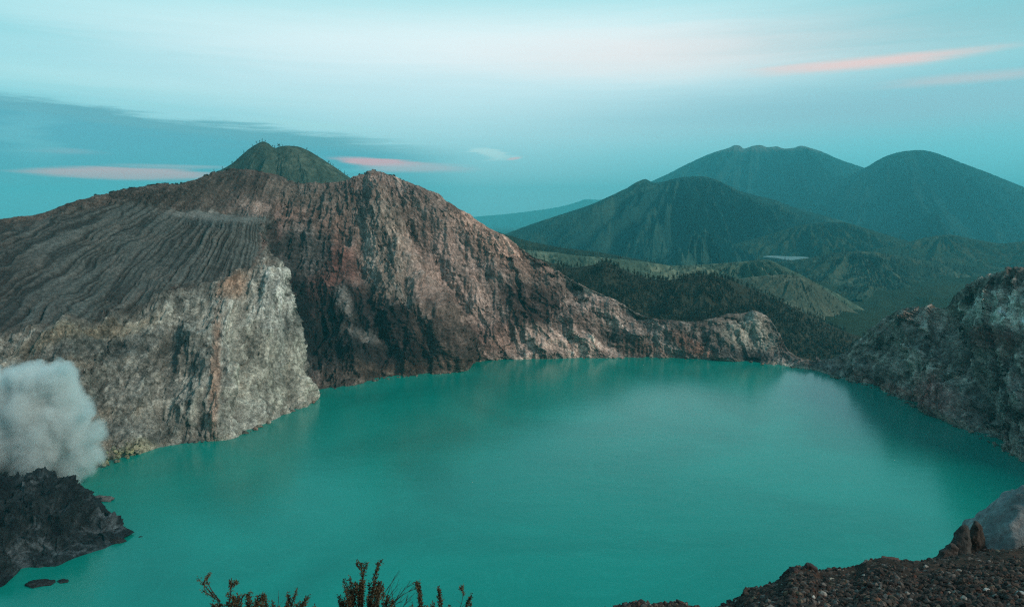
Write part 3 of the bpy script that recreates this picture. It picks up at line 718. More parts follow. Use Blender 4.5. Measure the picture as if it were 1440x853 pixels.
# ------------------------------------------------------------------ near rim under the camera
sil = [(-3000,1400),(-800,1150),(-200,1000),(150,905),(260,872),(330,862),(430,862),(540,858),(600,866),(680,870),(780,878),(840,864),(870,854),(900,850),(955,851),(985,858),(1010,854),(1032,848),(1046,838),(1052,831),(1075,820),(1098,812),(1112,801),(1145,800),(1152,806),(1185,803),(1208,799),(1218,791),(1240,786),(1270,787),(1292,791),(1330,786),(1360,779),(1390,776),(1440,772),(1560,762),(1900,740)]
sp_ = np.array(sil, float)
naz = 900
azn = np.concatenate([np.linspace(-180, -60, 60, endpoint=False), np.linspace(-60, 50, naz), np.linspace(50, 180, 61)[1:]])
def edge(a):  # azimuth (rad) -> edge distance, edge height
    x = np.tan(np.clip(a, -1.2, .88)); 
    # iterate: py from px where px = 720 + F * x * (forward)/...
    py = np.full_like(x, 850.)
    for _ in range(6):
        b = (426.5 - py) / F; px = 720 + F * x * (CP + SP * b); py = np.interp(px, sp_[:, 0], sp_[:, 1])
    Ye = np.interp(px, [-400, 250, 500, 700, 860, 1000, 1100, 1250, 1440, 1900], [5.5, 5.6, 5.6, 6, 8, 8.6, 9.6, 10.6, 12, 12])
    b = (426.5 - py) / F; sl = (-SP + CP * b) / (CP + SP * b)
    back_ = sstep(1.2, 1.9, np.abs(a))
    r = Ye / np.maximum(np.cos(np.clip(a, -1.2, 1.2)), .3)
    z = H + Ye * sl
    z = z * (1 - back_) + (H - 1.7) * back_
    return r, z
ra = np.radians(azn); er, ez = edge(ra)
rows = [0, .35, .7, 1, .35, 1.4, 6, 18, 80, 250]
NW = np.zeros((len(ra), len(rows), 3))
z0 = H - 1.65
for k, m_ in enumerate(rows):
    r = er * m_ if k <= 3 else er + m_
    if k <= 3:
        z = z0 + (ez - z0) * m_ + .12 * math.sin(pi * m_)
    else:
        z = [None] * 4 + [ez - .30, ez - 1.25, ez - 4.9, ez - 15.5, np.full_like(ez, 100.), np.full_like(ez, -12.)]
        z = z[k]
    NW[:, k] = np.stack([np.sin(ra) * r, np.cos(ra) * r, z], 1)
rq = np.concatenate([np.linspace(0, 3, 170, endpoint=False), np.linspace(3, 9, 110)])
Nn = pchip(np.arange(len(rows)), NW.transpose(1, 0, 2), rq).transpose(1, 0, 2)
nxx, nyy, nzz = [Nn[..., i].astype(f4) for i in range(3)]
rad = np.hypot(nxx, nyy)
bumpn = fbm(nxx / .8, nyy / .8, 0 * nxx, 4, .55) * .12 * sstep(.5, 2, rad) + (ridged(nxx / 12, nyy / 12, nzz / 12, 5, .55) - .45) * 4 * sstep(14, 40, rad)
Nn[..., 2] += bumpn
nn = fbm(nxx * 1.3, nyy * 1.3, 0 * nxx, 4, .6) * 1.5
NC = np.zeros(Nn.shape, f4) + c3(.036, .028, .021); NC = lay(NC, sstep(.05, .4, nn) * .8, c3(.080, .046, .032)); NC = lay(NC, sstep(14, 30, rad), c3(.13, .12, .10))
nr = mesh_np('crater_rim', Nn, grid_faces(len(ra), len(rq), True), M_NEAR, NC)
tag(nr, 'dark earthy rim of the crater in the foreground', kind='structure')
def near_z(x, y):
    a = np.arctan2(x, y); r = np.hypot(x, y); e_, z_ = edge(a); m_ = r / e_
    z = np.where(m_ <= 1, z0 + (z_ - z0) * m_ + .12 * np.sin(pi * m_), z_ - .85 * (m_ - 1) * e_)
    return z + fbm(np.asarray(x / .8, f4), np.asarray(y / .8, f4), np.zeros(np.shape(x), f4), 4, .55) * .12

# gravel
def gravel(n_, sub, smin, smax, seed, name, label):
    rg = np.random.default_rng(seed)
    bm = bmesh.new(); bmesh.ops.create_icosphere(bm, subdivisions=sub, radius=1)
    v0 = np.array([p.co for p in bm.verts]); f0 = np.array([[q.index for q in p.verts] for p in bm.faces]); bm.free()
    a = rg.uniform(R(4), R(42), n_ * 4); e_, z_ = edge(a)
    m_ = 1.02 - rg.uniform(0, 1, n_ * 4) ** .9 * .62
    r = e_ * m_; x = np.sin(a) * r; y = np.cos(a) * r; z = near_z(x, y)
    qx, qy = proj(x, y, z); kk = np.where((qx > 830) & (qx < 1480) & (qy < 875))[0][:n_]; x, y, z = x[kk], y[kk], z[kk]; n_ = len(kk); print('gravel', n_)
    s = smin * (smax / smin) ** (rg.uniform(0, 1, n_) ** 2.6)
    V = v0[None] * (1 + rg.normal(0, .13, (n_, len(v0), 1)))
    V = V * (s[:, None, None] * rg.uniform(.65, 1.2, (n_, 1, 3)))
    th = rg.uniform(0, 6.28, n_); c, sn = np.cos(th), np.sin(th); tl = rg.uniform(-.7, .7, n_)
    vx = V[..., 0] * c[:, None] - V[..., 1] * sn[:, None]; vy = V[..., 0] * sn[:, None] + V[..., 1] * c[:, None]; vz = V[..., 2]
    vy, vz = vy * np.cos(tl)[:, None] - vz * np.sin(tl)[:, None], vy * np.sin(tl)[:, None] + vz * np.cos(tl)[:, None]
    V = np.stack([vx + x[:, None], vy + y[:, None], vz + (z + s * rg.uniform(.1, .6, n_))[:, None]], 2)
    Fc = (f0[None] + (np.arange(n_) * len(v0))[:, None, None]).reshape(-1, 3)
    pal = np.array([[.058,.044,.034],[.036,.034,.030],[.088,.064,.048],[.028,.024,.021],[.13,.12,.105],[.10,.045,.030],[.30,.28,.24],[.16,.125,.085]])
    pc = pal[rg.choice(8, n_, p=[.27,.22,.17,.18,.08,.04,.015,.025])] * rg.uniform(.5, 1.15, (n_, 1))
    Cc = np.repeat(pc[:, None], len(v0), 1)
    o = mesh_np(name, V.reshape(-1, 3), Fc, M_STONE, Cc, smooth=False)
    return tag(o, label, kind='stuff')
gravel(30000, 1, .012, .048, 5, 'gravel', 'dark mixed gravel covering the foreground rim at the lower right')
# single larger stones on the rim
def near_rock(label, px, py, r, seed, col, up=0, **k):
    # find the spot on the near surface along the view ray
    d = np.array(ray(px, py)); best = None
    for s in np.linspace(3, 20, 600):
        q = d * s
        if H + q[2] <= float(near_z(np.array([q[0]]), np.array([q[1]]))[0]): best = q; break
    if best is None:
        a = math.atan2(d[0], d[1]); e_, z_ = edge(np.array([a])); best = np.array([math.sin(a) * e_[0] * .99, math.cos(a) * e_[0] * .99, z_[0] - H])
    return rock(k.pop('name', 'stone'), label, (best[0], best[1], H + best[2] + up), r, seed, col=col, cat='stone', rot=seed, wl=.9, mat=M_STONE, **k)
near_rock('large dark lump of rock topping the small heap on the gravel crest', 1138, 803, (.10, .10, .09), 51, (.045,.036,.034), .03)
near_rock('broad dark lump of rock left of the topmost heap stone', 1118, 806, (.13, .10, .07), 52, (.05,.036,.034), .02)
near_rock('flat dark red slab of rock lying before the grey boulder', 1400, 772, (.24, .10, .06), 53, (.075,.032,.026), .03)
near_rock('long reddish brown mound of rock on the crest left of the boulder', 1248, 788, (.30, .2, .05), 54, (.085,.040,.028), .0)
near_rock('whitish pebble standing out low in the middle of the gravel', 1143, 843, (.036, .03, .022), 55, (.45,.42,.36), .03, sub=3)
near_rock('pale flat stone at the right end of the gravel', 1437, 838, (.07, .05, .035), 56, (.42,.40,.36), .03, sub=3)
near_rock('small white stone near the pale flat stone on the gravel', 1387, 832, (.045, .03, .025), 57, (.45,.44,.40), .03, sub=3)
near_rock('light buff stone half way up the left gravel slope', 1170, 818, (.045, .04, .03), 58, (.34,.29,.22), .03, sub=3)
near_rock('brown rounded stone at the left end of the gravel crest', 1052, 834, (.09, .08, .06), 59, (.06,.045,.036), .02)
near_rock('orange brown stone in the lower right corner of the gravel', 1236, 850, (.05, .05, .035), 60, (.20,.08,.045), .03, sub=3)

# grey boulder and rock fins beyond the gravel
p = P(1494, 862, 24); rock('boulder', 'big smooth grey boulder at the lower right edge', (p[0], p[1], p[2]), (4.0, 3.0, 4.9), 71, cat='boulder', sub=6, rough=.13, cuts=2, col=(.21,.22,.21), wl=.9)
def fin(label, base, tip, wid, Y, seed, col):
    b_ = P(*base, Y); t_ = P(*tip, Y); h = t_[2] - b_[2]
    bm = bmesh.new(); bmesh.ops.create_icosphere(bm, subdivisions=5, radius=1)
    v = np.array([q.co for q in bm.verts]); fcs = np.array([[q.index for q in r_.verts] for r_ in bm.faces]); bm.free()
    t = (v[:, 2] + 1) / 2
    w = (1 - t ** 2.2 * .62) * np.maximum(1 - v[:, 2] ** 2, .02) ** -.28
    v = np.stack([v[:, 0] * wid * w, v[:, 1] * wid * .8 * w, v[:, 2]], 1)
    o_ = seed * 5.3
    v[:, 0] += fbm(v[:, 0] * 2 + o_, v[:, 1] * 2, v[:, 2] * 2, 4) * wid * .22; v[:, 1] += fbm(v[:, 0] * 2 + o_ + 9, v[:, 1] * 2, v[:, 2] * 2, 4) * wid * .3
    rg = (ridged(v[:, 0] * 2.5 + o_, v[:, 1] * 2.5, v[:, 2] * 1.2, 4) - .45) * .35; v[:, 0] *= 1 + rg; v[:, 1] *= 1 + rg
    x = v[:, 0] + b_[0] + (t_[0] - b_[0]) * t; y = v[:, 1] + Y; z = b_[2] + h * (t * 1.5 - .5)
    nn = fbm(x * 1.5, y * 1.5, z * 1.5, 4) * 1.5
    cc = np.asarray(col)[None] * (1 + .5 * nn)[:, None]
    o = mesh_np('rock_fin', np.stack([x - b_[0], y - Y, z - b_[2]], 1), fcs, M_NEAR, cc); o.location = (b_[0], Y, b_[2])
    return tag(o, label, 'rock fin')
fin('left of two pointed rock fins beside the grey boulder', (1343, 785), (1357, 738), .46, 23, 1, (.066,.068,.062))
fin('right and redder of two pointed rock fins beside the grey boulder', (1373, 785), (1372, 732), .40, 23.6, 2, (.075,.068,.058))
fin('low blunt rock wedge leaning on the left pointed fin', (1326, 792), (1340, 764), .4, 22.5, 3, (.07,.062,.054))

# ------------------------------------------------------------------ dry shrubs at the bottom
def tube(pts, r0, r1, k=5):
    pts = np.array(pts); m_ = len(pts); V = []; Fs = []
    for i, p_ in enumerate(pts):
        d = pts[min(i + 1, m_ - 1)] - pts[max(i - 1, 0)]; d = d / (np.linalg.norm(d) + 1e-9)
        a = np.cross(d, [0.3, 1, .2]); a /= np.linalg.norm(a); b = np.cross(d, a); r = r0 + (r1 - r0) * i / (m_ - 1)
        for j in range(k):
            t = 2 * pi * j / k; V.append(p_ + (a * math.cos(t) + b * math.sin(t)) * r)
    for i in range(m_ - 1):
        for j in range(k): Fs.append([i * k + j, i * k + (j + 1) % k, (i + 1) * k + (j + 1) % k, (i + 1) * k + j])
    return V, Fs
def leaf(p_, d, l, w, rg):
    d = d / (np.linalg.norm(d) + 1e-9); s = np.cross(d, rg.normal(size=3)); s /= np.linalg.norm(s) + 1e-9; u = np.cross(s, d)
    return [p_, p_ + d * l * .5 + s * w + u * w * .4, p_ + d * l, p_ + d * l * .5 - s * w + u * w * .4]
def shrub(label, base, Y, spikes, twigs, seed, leaf_l=.02):
    rg = np.random.default_rng(seed); b0 = P(base[0], base[1], Y)
    root = bpy.data.objects.new('shrub', None); COL.objects.link(root); root.location = b0; tag(root, label, 'shrub', 'dry shrubs at the bottom edge')
    SV, SF, LV, LF = [], [], [], []
    def addtube(pts, r0, r1):
        v, f_ = tube(pts, r0, r1); o_ = len(SV); SV.extend(v); SF.extend([[q + o_ for q in g] for g in f_])
    for sx, sy, ex_, ey, dens in list(spikes):
        y0 = Y + rg.uniform(-.12, .12); a_ = P(sx, sy, y0); e_ = P(ex_, ey, y0 + rg.uniform(-.1, .1))
        a_, e_ = a_ - b0, e_ - b0
        mid = (a_ + e_) / 2 + rg.normal(0, .02, 3)
        pts = [a_ * (1 - t) ** 2 + 2 * mid * t * (1 - t) + e_ * t * t for t in np.linspace(0, 1, 9)]
        addtube(pts, .005, .0018)
        L_n = np.linalg.norm(e_ - a_)
        for k in range(int(dens * L_n * 420)):
            t = rg.uniform(0, 1) ** .7; i = min(int(t * 8), 7); p_ = pts[i] * (1 - (t * 8 - i)) + pts[i + 1] * (t * 8 - i)
            p_ = p_ + rg.normal(0, .007, 3)
            d = rg.normal(size=3) * .8 + (e_ - a_) / L_n * .9
            o_ = len(LV); LV.extend(leaf(p_, d, leaf_l * rg.uniform(.6, 1.3), leaf_l * .22, rg)); LF.append([o_, o_ + 1, o_ + 2, o_ + 3])
    for sx, sy, ex_, ey in twigs:
        y0 = Y + rg.uniform(-.1, .1); a_ = P(sx, sy, y0) - b0; e_ = P(ex_, ey, y0) - b0
        mid = (a_ + e_) / 2 + rg.normal(0, .03, 3)
        pts = [a_ * (1 - t) ** 2 + 2 * mid * t * (1 - t) + e_ * t * t for t in np.linspace(0, 1, 7)]
        addtube(pts, .0035, .001)
        for k in range(3):
            i = rg.integers(2, 6); q = pts[i] + (e_ - a_) * .3 + rg.normal(0, .025, 3); addtube([pts[i], (pts[i] + q) / 2 + rg.normal(0, .004, 3), q], .0018, .0008)
    mesh_np('stem', SV, SF, M_TWIG, parent=root)
    if LV: mesh_np('foliage', LV, LF, M_SHRUB, smooth=False, parent=root)
    return root
def clump(x0, x1, ytop, ybase, n_, rg, dens=1.0):
    out_ = []
    for _ in range(n_):
        x = rg.uniform(x0, x1); c = 1 - abs((x - (x0 + x1) / 2) / ((x1 - x0) / 2)) ** 2 * .6
        top = ybase - (ybase - ytop) * c * rg.uniform(.45, 1)
        out_.append((x + rg.normal(0, 5), ybase + 8, x + rg.normal(0, 9), top, dens))
    return out_
rg = np.random.default_rng(3)
shrub('sprawling dry shrub with a thin leafy arm reaching up to the left', (350, 872), 5.2,
      [(330,868,300,838,.9),(300,838,284,828,.7),(300,838,278,812,.5),(284,822,294,806,1.6),(310,845,290,812,.4),(322,848,324,816,.9),(324,826,332,818,1.6),(350,866,370,836,1.5),(375,866,372,838,1.2),(385,866,384,846,.8),(400,866,403,833,1.0),(405,866,417,829,1.1),(420,866,430,840,1.3),(410,868,404,836,1.2)] + clump(305, 385, 828, 864, 26, rg, 1.3) + clump(395, 435, 836, 866, 10, rg, 1.1),
      [(385,860,392,838)], 1)
shrub('tallest leafy shrub with two pointed tops', (515, 872), 5.3,
      [(505,866,509,818,1.5),(509,835,507,793,1.6),(510,812,515,791,1.2),(506,800,503,790,1.4),(520,840,532,790,1.5),(524,815,536,788,1.2),(515,866,500,820,1.5),(500,838,484,815,1.5),(498,826,492,812,1.6),(525,866,533,822,1.7),(530,840,534,818,2.2),(480,868,478,838,1.2),(495,866,485,826,1.1),(535,866,545,838,1.2)] + clump(478, 548, 812, 866, 34, rg, 1.3),
      [(520,858,548,822),(530,860,560,826)], 2)
shrub('bare twiggy shrub without leaves right of the tallest shrub', (560, 872), 5.5, [(556,868,552,850,.8),(575,868,580,848,.9)],
      [(540,862,556,808),(542,860,570,824),(545,862,580,819),(550,850,590,826),(555,864,574,836),(560,862,552,830),(562,860,578,842),(535,866,562,820),(548,858,566,846)], 3)
shrub('slender upright leafy sprout, tallest of the three sprouts', (587, 872), 5.2, [(590,870,587,817,2.6),(588,868,585,820,1.8),(592,870,590,838,1.6)], [], 4)
shrub('upright leafy sprout between the tallest sprout and the thin wispy one', (620, 874), 5.3, [(620,874,617,826,2.6),(622,874,618,832,1.6),(628,874,632,850,1.2),(612,874,606,852,1.0)] + clump(600, 636, 846, 872, 8, rg, 1.0), [], 5)
shrub('wispy right sprout with one bent bare stalk', (655, 876), 5.4, [(657,876,663,838,2.2),(660,876,660,846,1.8),(648,830,650,824,3),(652,836,648,826,1.2)] , [(640,868,651,828)], 6)
for i_, (x0, x1) in enumerate(((436, 476),)):
    shrub('low tuft of dry leaves in the gap left of the tallest shrub', (456, 876), 5.3, clump(x0, x1, 850, 872, 10, rg, 1.2), [], 7)

# ------------------------------------------------------------------ trees
def tree_mesh(seed, h, w, nleaf, leaf_s, conic=.5):
    rg = np.random.default_rng(seed); V, Fs = [], []
    v, f_ = tube([(0, 0, -h * .08), (rg.normal(0, .01) * h, 0, h * .4), (rg.normal(0, .02) * h, rg.normal(0, .02) * h, h * .9)], h * .022, h * .006, 5); V += list(v); Fs += f_
    cl = []
    for k in range(9):
        t = rg.uniform(.25, 1); a = rg.uniform(0, 6.28); rr_ = w * (1 - conic * t) * rg.uniform(.1, .8)
        c = np.array([math.cos(a) * rr_, math.sin(a) * rr_, h * t]); cl.append((c, w * rg.uniform(.22, .48) * (1 - conic * .6 * t)))
        v, f_ = tube([(0, 0, h * max(.1, t - .2)), tuple(c)], h * .007, h * .003, 3); o_ = len(V); V += list(v); Fs += [[q + o_ for q in g] for g in f_]
    for k in range(nleaf):
        c, r_ = cl[rg.integers(len(cl))]
        p_ = c + rg.normal(0, 1, 3) * r_ * [.6, .6, .75]; d = rg.normal(size=3); d /= np.linalg.norm(d); s = np.cross(d, rg.normal(size=3)); s /= np.linalg.norm(s)
        o_ = len(V); V += [p_ - d * leaf_s, p_ + s * leaf_s * .6, p_ + d * leaf_s, p_ - s * leaf_s * .6]; Fs.append([o_, o_ + 1, o_ + 2, o_ + 3])
    return np.array(V, f4), np.array(Fs), None
tv = []
for s_ in range(6):
    V, Fs, _ = tree_mesh(100 + s_, 15, 4.3 + s_ * .3, 170, .75, .12 + .07 * s_)
    c = np.tile(np.array([[.030,.032,.019]]) * (.8 + .12 * s_), (len(V), 1)); c[:15] = (.09, .075, .06)
    me = mesh_np('tree', V, Fs, M_LEAF, c, smooth=False); tv.append(me)
used = set()
def place_tree(x, y, z, s, label, group, j=None, name='tree'):
    j = random.randrange(6) if j is None else j
    o = tv[j] if j not in used else tv[j].copy()
    if j in used: COL.objects.link(o)
    used.add(j)
    o.location = (x, y, z); o.scale = (s * random.uniform(.85, 1.15), s, s * random.uniform(.85, 1.2)); o.rotation_euler = (0, 0, random.uniform(0, 6.28))
    return tag(o, label, 'tree', group)
# forest on the dark hill
WL = 'dark wooded hill right behind the low saddle of the crater rim'
xs_, yc_, off_, Zg_, _, _ = FIELDS[WL]
cand = []
rgt_ = np.random.default_rng(9)
wall_top = [(600,268),(640,292),(680,316),(725,343),(775,375),(830,405),(880,430),(920,448),(960,452),(1000,448),(1058,439),(1080,446),(1092,462),(1102,482),(1118,500),(1142,507),(1160,510),(1180,500),(1200,486),(1222,464),(1245,446),(1268,434),(1440,375)]
wt_ = np.array(wall_top, float)
tries = 0
while len(cand) < 3000 and tries < 60000:
    tries += 1
    x = rgt_.uniform(xs_[0] * .3, xs_[-1]); i = min(np.searchsorted(xs_, x), len(xs_) - 1); y = yc_[i] + rgt_.uniform(-320, 25)
    z = float(field_z(WL, x, y)); x = x * y / yc_[i]; px, py = proj(x, y, z)
    if not (780 < px < 1260): continue
    if py > np.interp(px, wt_[:, 0], wt_[:, 1]) + 14: continue
    dn = float(noise3(np.array([x / 60]), np.array([y / 60]), np.array([0.]))[0])
    if dn < rgt_.uniform(-.6, .25): continue
    crest = abs(y - yc_[i]) < 22
    if crest and rgt_.uniform() > .5: continue
    cand.append((y, x, z, px, py))
cand.sort()
oncr = [abs(c[0] - yc_[min(np.searchsorted(xs_, c[1]), len(xs_) - 1)]) < 26 for c in cand]
idx_crest = [c for c, o_ in zip(cand, oncr) if o_][:110]
s_c = set(idx_crest); near = [c for c in cand if c not in s_c][:160]; s_n = set(near)
for y, x, z, px, py in idx_crest + near:
    place_tree(x, y, z - .4, random.uniform(.4, .8), 'thin dark tree of the wood on the hill behind the saddle', 'trees of the dark wood behind the saddle')
rest = [c for c in cand if c not in s_c and c not in s_n]
# other woods: valley and green slopes, one mass
def scatter(label, nn_, pxr, depth_off, smin, smax):
    xs2, yc2, off2, Zg2, fr2, bk2_ = FIELDS[label]; res = []
    for _ in range(nn_ * 6):
        if len(res) >= nn_: break
        x = rgt_.uniform(xs2[0], xs2[-1]); i = min(np.searchsorted(xs2, x), len(xs2) - 1); y = yc2[i] + rgt_.uniform(*depth_off)
        z = float(field_z(label, x, y)); x = x * y / yc2[i]; px, py = proj(x, y, z)
        if not pxr[0] < px < pxr[1]: continue
        dn = float(noise3(np.array([x / 90]), np.array([y / 90]), np.array([7.]))[0])
        if dn < rgt_.uniform(-.1, .4): continue
        res.append((y, x, z, rgt_.uniform(smin, smax)))
    return res
mass = [(y, x, z, random.uniform(.35, .75)) for y, x, z, _, _ in rest]
mass += scatter('dry grassy spur in front of the grassy ridge', 500, (900, 1280), (-400, 10), .4, .8)
mass += scatter('grassy pale green ridge in the middle distance', 500, (720, 1280), (-550, 10), .5, .9)
mass += scatter('green rolling hills between the grassy ridge and the right crater cliff', 1500, (980, 1440), (-750, 10), .7, 1.2)
mass += scatter('dark wooded slope dropping behind the brown crater ridge', 500, (690, 1000), (-300, 8), .5, .8)
lowV, lowF, _ = tree_mesh(300, 15, 3.8, 34, 1.7, .5)
ms = np.array(mass); k = len(ms); lv = len(lowV)
th = rgt_.uniform(0, 6.28, k); c, s = np.cos(th)[:, None], np.sin(th)[:, None]
vx = (lowV[None, :, 0] * c - lowV[None, :, 1] * s) * ms[:, 3:4] + ms[:, 1:2]; vy = (lowV[None, :, 0] * s + lowV[None, :, 1] * c) * ms[:, 3:4] + ms[:, 0:1]; vz = lowV[None, :, 2] * ms[:, 3:4] + ms[:, 2:3]
cc = np.repeat((np.array([[.026,.032,.019]]) * rgt_.uniform(.6, 1.5, (k, 1)))[:, None], lv, 1)
wd = mesh_np('forest', np.stack([vx, vy, vz], 2).reshape(-1, 3), (lowF[None] + (np.arange(k) * lv)[:, None, None]).reshape(-1, 4), M_LEAF, cc.reshape(-1, 3), smooth=False)
tag(wd, 'dark scattered woodland over the hills behind the crater', kind='stuff')
# lone trees along the notched peak
PK = 'grassy green peak with a notched top behind the left crater rim'
xs3, yc3, _, _, _, _ = FIELDS[PK]
for px in (300, 312, 326, 333, 343, 356, 362, 366, 370, 374, 384, 387, 392, 394, 398, 414, 432, 447, 462, 465, 468, 476, 479, 484, 488):
    D_ = 2300; x = P(px, 220, D_)[0]; z = float(field_z(PK, x, 2299.))
    place_tree(x, 2299., z - 1.2, random.uniform(.4, .75) * (1.25 if px in (326, 370, 392, 464) else .9), 'small lone tree on the crest of the notched green peak', 'trees on the crest of the notched peak')
for j in range(6):
    if j not in used: bpy.data.objects.remove(tv[j])

# scrub bushes along the crater rim
bv = []
for s_ in range(4):
    rg = np.random.default_rng(400 + s_); V, Fs = [], []
    for k in range(150):
        d = rg.normal(size=3); d /= np.linalg.norm(d); p_ = d * rg.uniform(.4, 1) * [1.3, 1.1, .75] + [0, 0, .4]
        e1 = rg.normal(size=3); e1 /= np.linalg.norm(e1); e2 = np.cross(e1, d); e2 /= np.linalg.norm(e2) + 1e-6
        o_ = len(V); q = .22; V += [p_ - e1 * q, p_ + e2 * q * .7, p_ + e1 * q, p_ - e2 * q * .7]; Fs.append([o_, o_ + 1, o_ + 2, o_ + 3])
    bv.append(mesh_np('bush', V, Fs, M_LEAF, np.tile(np.array([[.035,.033,.020]]) * (.8 + .15 * s_), (len(V), 1)), smooth=False))
usedb = set()
jr = int(np.argmin(np.abs(WV - 614)))
rimline = WALLS[:, jr]; rpx, rpy = proj(rimline[:, 0], rimline[:, 1], rimline[:, 2])
ok = np.where((rpx > 100) & (rpx < 720) & (np.arange(NU) > 50))[0]
for k in range(130):
    px = random.choice((random.uniform(130, 330), random.uniform(130, 420), random.uniform(500, 640), random.uniform(500, 560), random.uniform(560, 700)))
    i = ok[int(np.argmin(np.abs(rpx[ok] - px)))]; jj = jr + random.randint(-6, 8); p_ = WALLS[i, jj]
    j = k % 4; o = bv[j] if j not in usedb else bv[j].copy()
    if j in usedb: COL.objects.link(o)
    usedb.add(j); s = random.uniform(.8, 2.2)
    o.location = (p_[0], p_[1], p_[2] - .2); o.scale = (s, s, s * random.uniform(.7, 1.3)); o.rotation_euler = (0, 0, random.uniform(0, 6))
    tag(o, 'small dark bush growing along the crest of the crater rim', 'bush', 'bushes along the crater rim crest')

# ------------------------------------------------------------------ steam
blobs = [(36,532,32,0),(78,534,33,0),(2,545,34,0),(-45,560,55,5),(52,572,52,0),(97,562,33,0),(100,592,38,0),(60,620,52,-5),(8,612,58,0),(112,620,32,0),(136,604,24,4),(104,655,34,0),(72,668,9,-8),(-30,650,58,0),(124,638,26,0),(36,655,34,-4),(88,690,16,0)]
rgb_ = random.Random(5)
for (px, py, r, dy) in list(blobs[:7]):
    for _ in range(3):
        a_ = rgb_.uniform(-2.9, .3); blobs.append((px + math.cos(a_) * r * .78, py + math.sin(a_) * r * .72, r * rgb_.uniform(.28, .42), dy + rgb_.uniform(-12, 12)))
YS = 503.
bw = [(P(px, py, YS + dy), r * YS / F * 1.02) for px, py, r, dy in blobs]
cen = np.mean([q[0] for q in bw], axis=0)
mb = bmesh.new()
for c, r in bw:
    g = bmesh.ops.create_icosphere(mb, subdivisions=3, radius=r * 1.3)
    bmesh.ops.translate(mb, verts=g['verts'], vec=tuple(c - cen))
me = bpy.data.meshes.new('steam_cloud'); mb.to_mesh(me); mb.free()
tmp = bpy.data.objects.new('steam_cloud', me); COL.objects.link(tmp)
md = tmp.modifiers.new('r', 'REMESH'); md.mode = 'VOXEL'; md.voxel_size = 2.2
dg = bpy.context.evaluated_depsgraph_get(); me2 = bpy.data.meshes.new_from_object(tmp.evaluated_get(dg)); tmp.modifiers.clear(); tmp.data = me2; me2.name = 'steam_cloud'
tmp.location = cen
mv = bpy.data.materials.new('steam'); mv.use_nodes = True; t = mv.node_tree; N, L = t.nodes, t.links; N.clear()
outn = N.new('ShaderNodeOutputMaterial'); pv = N.new('ShaderNodeVolumePrincipled'); L.new(pv.outputs[0], outn.inputs['Volume'])
pv.inputs['Color'].default_value = (.93, 1, .985, 1); pv.inputs['Anisotropy'].default_value = .1
tc = N.new('ShaderNodeTexCoord')
def mth(op, a, b=None, c=None):
    m_ = N.new('ShaderNodeMath'); m_.operation = op
    for i_, v_ in enumerate((a, b, c)):
        if v_ is None: continue
        if isinstance(v_, (int, float)): m_.inputs[i_].default_value = v_
        else: L.new(v_, m_.inputs[i_])
    return m_.outputs[0]
w1 = N.new('ShaderNodeTexNoise'); w1.inputs['Scale'].default_value = .055; w1.inputs['Detail'].default_value = 4; w1.inputs['Roughness'].default_value = .55; L.new(tc.outputs['Object'], w1.inputs['Vector'])
sb = N.new('ShaderNodeVectorMath'); sb.operation = 'SUBTRACT'; L.new(w1.outputs['Color'], sb.inputs[0]); sb.inputs[1].default_value = (.5, .5, .5)
scl = N.new('ShaderNodeVectorMath'); scl.operation = 'SCALE'; L.new(sb.outputs[0], scl.inputs[0]); scl.inputs['Scale'].default_value = 13
adv = N.new('ShaderNodeVectorMath'); adv.operation = 'ADD'; L.new(tc.outputs['Object'], adv.inputs[0]); L.new(scl.outputs[0], adv.inputs[1])
tot = None
for k_, (c, r) in enumerate(bw):
    dn = N.new('ShaderNodeVectorMath'); dn.operation = 'DISTANCE'; L.new(adv.outputs[0], dn.inputs[0]); dn.inputs[1].default_value = tuple(c - cen)
    mr = N.new('ShaderNodeMapRange'); mr.interpolation_type = 'SMOOTHSTEP'; mr.inputs[1].default_value = r * (1.10 if (k_ < 7 or k_ > 16) else 1.25); mr.inputs[2].default_value = r * (.45 if (k_ < 7 or k_ > 16) else .3); mr.inputs[3].default_value = 0; mr.inputs[4].default_value = 1.35 if (k_ < 7 or k_ > 16) else 1.0
    L.new(dn.outputs['Value'], mr.inputs[0]); tot = mr.outputs[0] if tot is None else mth('MAXIMUM', tot, mr.outputs[0])
n2_ = N.new('ShaderNodeTexNoise'); n2_.inputs['Scale'].default_value = .06; n2_.inputs['Detail'].default_value = 6; n2_.inputs['Roughness'].default_value = .6; L.new(tc.outputs['Object'], n2_.inputs['Vector'])
mr2 = N.new('ShaderNodeMapRange'); mr2.inputs[1].default_value = .32; mr2.inputs[2].default_value = .68; mr2.inputs[3].default_value = 0; mr2.inputs[4].default_value = .85; L.new(n2_.outputs['Fac'], mr2.inputs[0])
L.new(mth('MULTIPLY', mth('MAXIMUM', mth('SUBTRACT', tot, mr2.outputs[0]), 0), .26), pv.inputs['Density'])
me2.materials.clear(); me2.materials.append(mv)
tag(tmp, 'billowing pale plume of volcanic steam at the foot of the left cliff', 'steam', kind='stuff')

